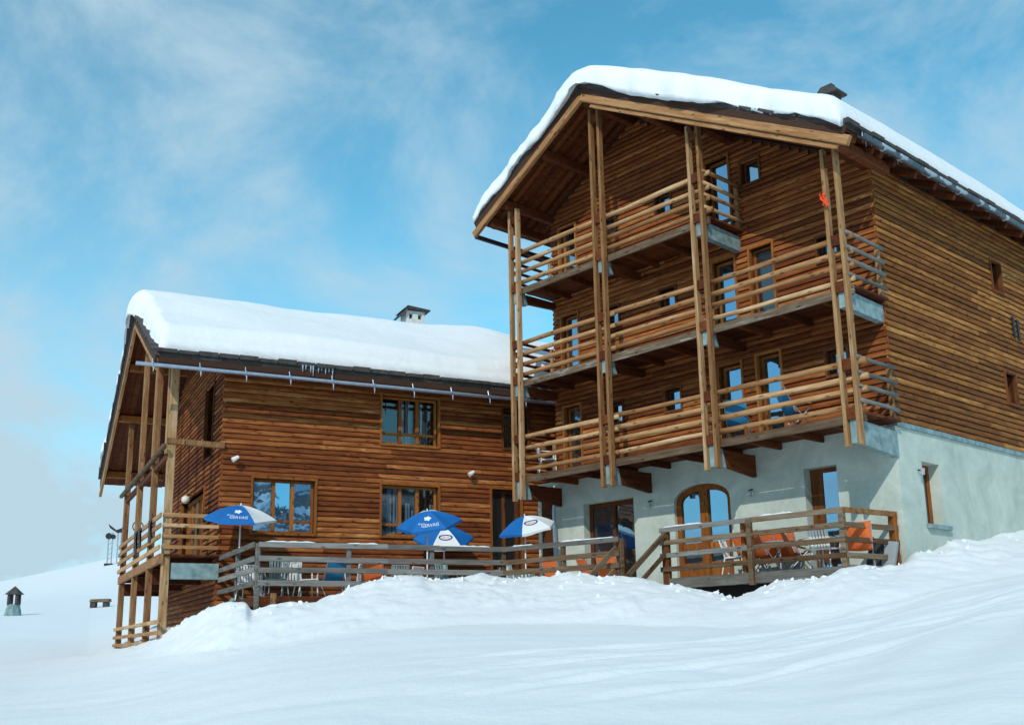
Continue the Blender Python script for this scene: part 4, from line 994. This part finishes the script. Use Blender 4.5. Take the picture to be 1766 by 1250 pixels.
# ================================================================== TERRACE FURNITURE
def white_chair(m='white'):
    r = empty('garden_chair', (0, 0, 0))
    for sx in (-1, 1):
        MB().tube((sx * .23, -.22, 0), (sx * .20, -.20, .43), .015, n=6).make('leg', m, r)
        MB().tube((sx * .24, .27, 0), (sx * .20, .19, .43), .015, n=6).make('leg', m, r)
        MB().path([(sx * .20, -.20, .43), (sx * .24, -.21, .63), (sx * .24, .22, .65), (sx * .2, .22, .6)], .016, 6).make('armrest', m, r)
    MB().poly([(-.22, -.22, .42), (.22, -.22, .42), (.21, .20, .40), (-.21, .20, .40)], (0, 0, .03)).make('seat', m, r)
    b = MB(); b.path([(-.20, .19, .43), (-.23, .30, .84), (.23, .30, .84), (.20, .19, .43)], .016, 6); bk = b.make('backrest', m, r)
    for k in range(6):
        x = -.165 + k * .066; MB().beam((x, .20, .44), (x * 1.1, .295, .83), .045, .012, (0, 1, .25)).make('slat', m, bk)
    return r
def canvas_chair(col):
    r = empty('folding_chair', (0, 0, 0))
    for sx in (-1, 1):
        MB().tube((sx * .26, -.28, 0), (sx * .25, .20, .60), .014, n=6).make('leg', 'steel', r)
        MB().tube((sx * .27, .28, 0), (sx * .25, -.22, .50), .014, n=6).make('leg', 'steel', r)
        MB().tube((sx * .25, .12, .40), (sx * .25, .36, .95), .014, n=6).make('back_tube', 'steel', r)
        MB().beam((sx * .27, -.24, .60), (sx * .27, .22, .62), .05, .03).make('armrest', 'frame', r)
    v = []; f = []
    prof_ = [(-.24, .44), (-.08, .40), (.08, .38), (.15, .42), (.22, .58), (.29, .78), (.35, .95)]
    for (y, z) in prof_: v += [(-.24, y, z), (0, y + .005, z - .02), (.24, y, z)]
    n = len(v); v += [(x, y + .008, z - .012) for x, y, z in v]
    for i in range(len(prof_) - 1):
        for j in (0, 1):
            q = (3 * i + j, 3 * i + j + 1, 3 * i + j + 4, 3 * i + j + 3); f.append(q); f.append(tuple(n + t for t in reversed(q)))
    mk('canvas', v, f, col, r, smooth=True)
    return r
def round_table(m='grey_cloth', rad=.36, h=.70):
    r = empty('terrace_table', (0, 0, 0))
    MB().tube((0, 0, h - .03), (0, 0, h), rad, n=28).make('table_top', m, r)
    MB().tube((0, 0, .02), (0, 0, h - .03), .025, n=8).make('column', 'steel', r)
    for k in range(3): an = k * 2 * PI / 3; MB().beam((0, 0, .05), (.28 * math.cos(an), .28 * math.sin(an), .015), .04, .03).make('foot', 'steel', r)
    return r
protos = {'w': white_chair(), 'o': canvas_chair('orange'), 'b': canvas_chair('blue_c'), 'g': white_chair('concrete'), 't': round_table(), 'T': round_table('white', .42)}
cats = {'w': 'chair', 'o': 'chair', 'b': 'chair', 'g': 'chair', 't': 'table', 'T': 'table'}
grp = {'w': 'white garden chairs', 'o': 'orange canvas chairs', 'b': 'blue canvas chairs', 'g': 'pale grey garden chairs', 't': 'terrace tables', 'T': 'terrace tables'}
used = set()
def place(kind, P, rz, label):
    o = protos[kind] if kind not in used else copy_tree(protos[kind]); used.add(kind)
    o.location = P; o.rotation_euler = (0, 0, rz); tag(o, label, cats[kind], grp[kind]); return o
def onA(u, ya, z=FT, v=985):
    r_ = ray(u, v); t_ = (OA.dot(AY) + ya) / r_.dot(AY); p = r_ * t_; return Vector((p.x, p.y, z))
def onB(u, yb, z=FU, v=950):
    r_ = ray(u, v); t_ = (OB.dot(BY) + yb) / r_.dot(BY); p = r_ * t_; return Vector((p.x, p.y, z))
for kind, u, ya, rz, lab in (
    ('w', 430, -2.0, YA + 2.6, 'white garden chair behind the corner post of the terrace fence'),
    ('g', 477, -3.7, YA + PI, 'pale grey garden chair nearest the terrace corner, back to the viewer'),
    ('t', 452, -3.2, 0, 'small round grey table between the leftmost terrace chairs'),
    ('w', 503, -3.0, YA + 2.9, 'white garden chair right of the pale grey chair'),
    ('w', 529, -3.5, YA + 1.6, 'white garden chair seen side-on, left of the blue chair'),
    ('b', 571, -3.7, YA + PI + .2, 'bright blue canvas chair at the middle of the left terrace fence'),
    ('w', 617, -2.9, YA - 2.7, 'white garden chair between the blue chair and the low orange chair'),
    ('o', 642, -3.7, YA + PI - .3, 'orange canvas chair half hidden by the snow bank, leftmost orange one'),
    ('g', 684, -2.9, YA + PI, 'pale grey garden chair left of the tilted blue parasol pole'),
    ('w', 706, -2.5, YA - 2.6, 'white garden chair just left of the tilted blue parasol pole'),
    ('g', 768, -3.5, YA + 2.2, 'pale grey garden chair under the oval-ring parasol pair'),
    ('t', 820, -3.2, 0, 'round grey table right of the parasol pair, low behind the snow'),
    ('g', 850, -2.6, YA - 2.4, 'pale grey garden chair just left of the fence bend post')):
    place(kind, onA(u, ya), rz, lab)
for kind, u, yb, rz, lab in (
    ('w', 893, -2.6, -YB + 2.8, 'white garden chair right of the fence bend post, under the rightmost parasol'),
    ('o', 961, -1.9, -YB + PI + .1, 'orange canvas chair beside the foot of the downpipe'),
    ('o', 1022, -1.4, -YB + PI - .3, 'orange canvas chair before the plaster wall, left of the dark double door'),
    ('o', 1052, -2.0, -YB + PI + .4, 'orange canvas chair nearest the stair between the terraces')):
    place(kind, onB(u, yb, FT), rz, lab)
for kind, u, yb, rz, lab in (
    ('w', 1268, -1.15, -YB + 1.9, 'white garden chair in front of the arched door on the raised terrace'),
    ('o', 1332, -.55, -YB + PI, 'orange canvas chair against the plaster wall of the raised terrace'),
    ('o', 1318, -1.25, -YB + PI - .3, 'orange canvas chair beside the small table on the raised terrace'),
    ('t', 1345, -1.05, 0, 'small round grey table between orange chairs on the raised terrace'),
    ('o', 1362, -.35, -YB + PI + .2, 'orange canvas chair by the wall left of the plain door'),
    ('o', 1296, -.60, -YB + PI - .2, 'orange canvas chair right of the arched door'),
    ('o', 1378, -1.20, -YB + 2.3, 'orange canvas chair turned sideways left of the white table'),
    ('T', 1412, -.85, 0, 'round white table below the plain door of the raised terrace'),
    ('w', 1425, -1.38, -YB + PI, 'white garden chair at the raised terrace corner, back to the viewer'),
    ('o', 1483, -.95, -YB - 2.6, 'orange canvas chair at the right end of the raised terrace')):
    place(kind, onB(u, yb, FU), rz, lab)
for i, (u, yb, f_, lab) in enumerate(((1272, -.75, FL[0], 'blue canvas chair on the lowest balcony, left of the second blue chair'), (1372, -.70, FL[0], 'blue canvas chair on the lowest balcony, right of the glazed doors'))):
    place('b', onB(u, yb, f_, 705), -YB + (2.6 if i else -2.7), lab)
place('w', onB(944, -.9, FL[0], 790), -YB + 2.5, 'white garden chair at the left end of the lowest balcony')
# folded blankets: dark pair leaning at the right end of the raised terrace
P = onB(1519, -.55, FU)
bl = MB(); 
v = []; f = []
bl.beam((-.20, 0, .03), (-.12, .12, .60), .30, .08, (0, 1, 0)).make('folded_blanket', 'dark_cloth', None, loc=P, rot=(0, 0, -YB))
tag(bpy.data.objects['folded_blanket'], 'dark folded cushion leaning at the right end of the raised terrace', 'cushion')
o = MB().beam((-.05, .05, .03), (.02, .14, .55), .26, .07, (0, 1, 0)).make('folded_cushion', 'grey_cloth', None, loc=P + BX * .18, rot=(0, 0, -YB))
tag(o, 'grey folded cushion right of the dark one on the raised terrace', 'cushion')
# red cloth tied to the corner posts of the tall chalet
v = []; f = []
for i in range(7):
    for j in range(5):
        v.append((-.06 + .028 * j + .016 * i + .02 * math.sin(i * 2.1), -.02 * math.sin(i * 1.3 + j), -.05 * i + .03 * math.sin(j * 2.0)))
n = len(v); v += [(x, y + .012, z) for x, y, z in v]
for i in range(6):
    for j in range(4): q = (5 * i + j, 5 * i + j + 1, 5 * i + j + 6, 5 * i + j + 5); f += [q, tuple(n + t for t in reversed(q))]
o = mk('red_cloth', v, f, 'red_c', None, loc=wB(-.22, -1.79, 9.46), rot=(0, 0, -YB), smooth=True)
tag(o, 'bright red-orange cloth hanging on the right corner post', 'cloth')
# dark jackets over the gable balcony rail of the lower chalet
for k, (yy, ln) in enumerate(((3.6, .55), (4.5, .7), (1.4, .6))):
    v = []; f = []
    for i in range(6):
        for j in range(5): v.append((-.02 * math.sin(j * 1.9 + i), -.22 + .11 * j + .01 * i, -ln * i / 5))
    n = len(v); v += [(x + .03, y, z) for x, y, z in v]
    for i in range(5):
        for j in range(4): q = (5 * i + j, 5 * i + j + 1, 5 * i + j + 6, 5 * i + j + 5); f += [q, tuple(n + t for t in reversed(q))]
    o = mk('hanging_jacket', v, f, 'dark_cloth', None, loc=wA(-1.62, yy, 3.48), rot=(0, 0, YA), smooth=True)
    tag(o, ['dark jacket on the balcony rail of the lower chalet, middle of three', 'dark jacket on the balcony rail of the lower chalet, farthest of three', 'dark jacket on the balcony rail of the lower chalet, nearest the big corner post'][k], 'jacket', 'dark jackets drying on the balcony rail')

# ================================================================== FAR LEFT
def on_ground(u, v, r0=45, r1=230):
    q = ray(u, v); hh = math.hypot(q.x, q.y); s_ = q.z / hh; dx, dy = q.x / hh, q.y / hh
    for r_ in np.arange(r0, r1, .5):
        z = float(ground_z(dx * r_, dy * r_))
        if z / r_ >= s_: break
    return Vector((dx * r_, dy * r_, z)), r_
P, r_ = on_ground(22, 1061)
k_ = r_ / FPX                                    # metres per photo pixel at that distance
t_ = empty('chimney_turret', P, 0, 'small stone turret with pointed roof and open arch standing in the snow, far left', 'turret')
b = MB(); n = 8
for i, (rr, z) in enumerate(((13, -3), (11, 8), (9, 16), (8, 17))):
    for j in range(n): an = 2 * PI * j / n + PI / 8; b.v.append((rr * k_ * math.cos(an), rr * k_ * math.sin(an), z * k_))
for i in range(3):
    for j in range(n): b.f.append((i * n + j, i * n + (j + 1) % n, (i + 1) * n + (j + 1) % n, (i + 1) * n + j))
b.f.append(tuple(3 * n + j for j in range(n))); b.make('flared_base', 'concrete', t_)
for sx in (-1, 1):
    for sy in (-1, 1): MB().box((sx * 6 - 1.8) * k_, (sx * 6 + 1.8) * k_, (sy * 5 - 1.6) * k_, (sy * 5 + 1.6) * k_, 16 * k_, 33 * k_).make('pillar', 'slate', t_)
b = MB(); b.v = [(-11 * k_, -10 * k_, 32 * k_), (11 * k_, -10 * k_, 32 * k_), (11 * k_, 10 * k_, 32 * k_), (-11 * k_, 10 * k_, 32 * k_), (0, 0, 45 * k_)]; b.f = [(3, 2, 1, 0), (0, 1, 4), (1, 2, 4), (2, 3, 4), (3, 0, 4)]
b.make('pointed_roof', 'slate', t_)
P, r_ = on_ground(172, 1047); k_ = r_ / FPX
t_ = empty('slab_chimney', P, 0, 'low dark stone slab resting on two stubby blocks in the snow', 'chimney')
for sx in (-1, 1): MB().box((sx * 10 - 4) * k_, (sx * 10 + 4) * k_, -5 * k_, 5 * k_, -6 * k_, 8 * k_).make('block', 'slate', t_)
MB().poly([(-15 * k_, -7 * k_, 8 * k_), (16 * k_, -7 * k_, 8.5 * k_), (15 * k_, -7 * k_, 13 * k_), (-13 * k_, -7 * k_, 12.5 * k_)], (0, 14 * k_, 0)).make('slab', 'grey_brown', t_)
P, r_ = on_ground(190, 974, 90); k_ = r_ / FPX
t_ = empty('lift_pylon', P, .2, 'slim ski lift pylon with dark pulley heads on the far slope', 'pylon')
for x in (-5, 1): MB().tube((x * k_, 0, -2 * k_), (x * k_, 0, 52 * k_), 1.1 * k_, n=6).make('mast', 'steel', t_)
for z in range(8, 50, 8): MB().tube((-5 * k_, 0, z * k_), (1 * k_, 0, (z + 4) * k_), .6 * k_, n=5).make('brace', 'steel', t_)
MB().box(-9 * k_, 4 * k_, -3 * k_, 3 * k_, -3 * k_, 2.2 * k_).make('footing', 'black', t_)
for (x, z, w_, h_) in ((-5, 46, 5, 6), (2, 45, 4, 5)): MB().tube((x * k_, -1.5 * k_, z * k_), (x * k_, 1.5 * k_, z * k_), w_ * k_, n=14).make('pulley', 'black', t_)
MB().poly([(-7 * k_, 0, 66 * k_), (6 * k_, 0, 56 * k_), (16 * k_, 0, 60 * k_), (17 * k_, 0, 53 * k_), (8 * k_, 0, 51 * k_), (-4 * k_, 0, 59 * k_)], (0, 3 * k_, 0)).make('crosshead', 'black', t_)
for x in (9, 14): MB().tube((x * k_, 2 * k_, -2 * k_), (x * k_, 2 * k_, 52 * k_), .9 * k_, n=6).make('mast', 'metal', t_)
# ring-topped lantern stem on the gable balcony
t_ = empty('ring_stem', wA(-1.25, 7.3, 2.44), YA, 'thin iron stem with a ring on top between the balcony posts', 'stem')
MB().tube((0, 0, 0), (0, 0, 1.35), .03, n=6).make('stem', 'black', t_)
b = MB(); n = 20
for k in range(n):
    a0, a1 = 2 * PI * k / n, 2 * PI * (k + 1) / n
    b.tube((.17 * math.cos(a0), .06 * math.cos(a0), 1.5 + .17 * math.sin(a0)), (.17 * math.cos(a1), .06 * math.cos(a1), 1.5 + .17 * math.sin(a1)), .018, n=5, caps=False)
b.make('ring', 'black', t_)
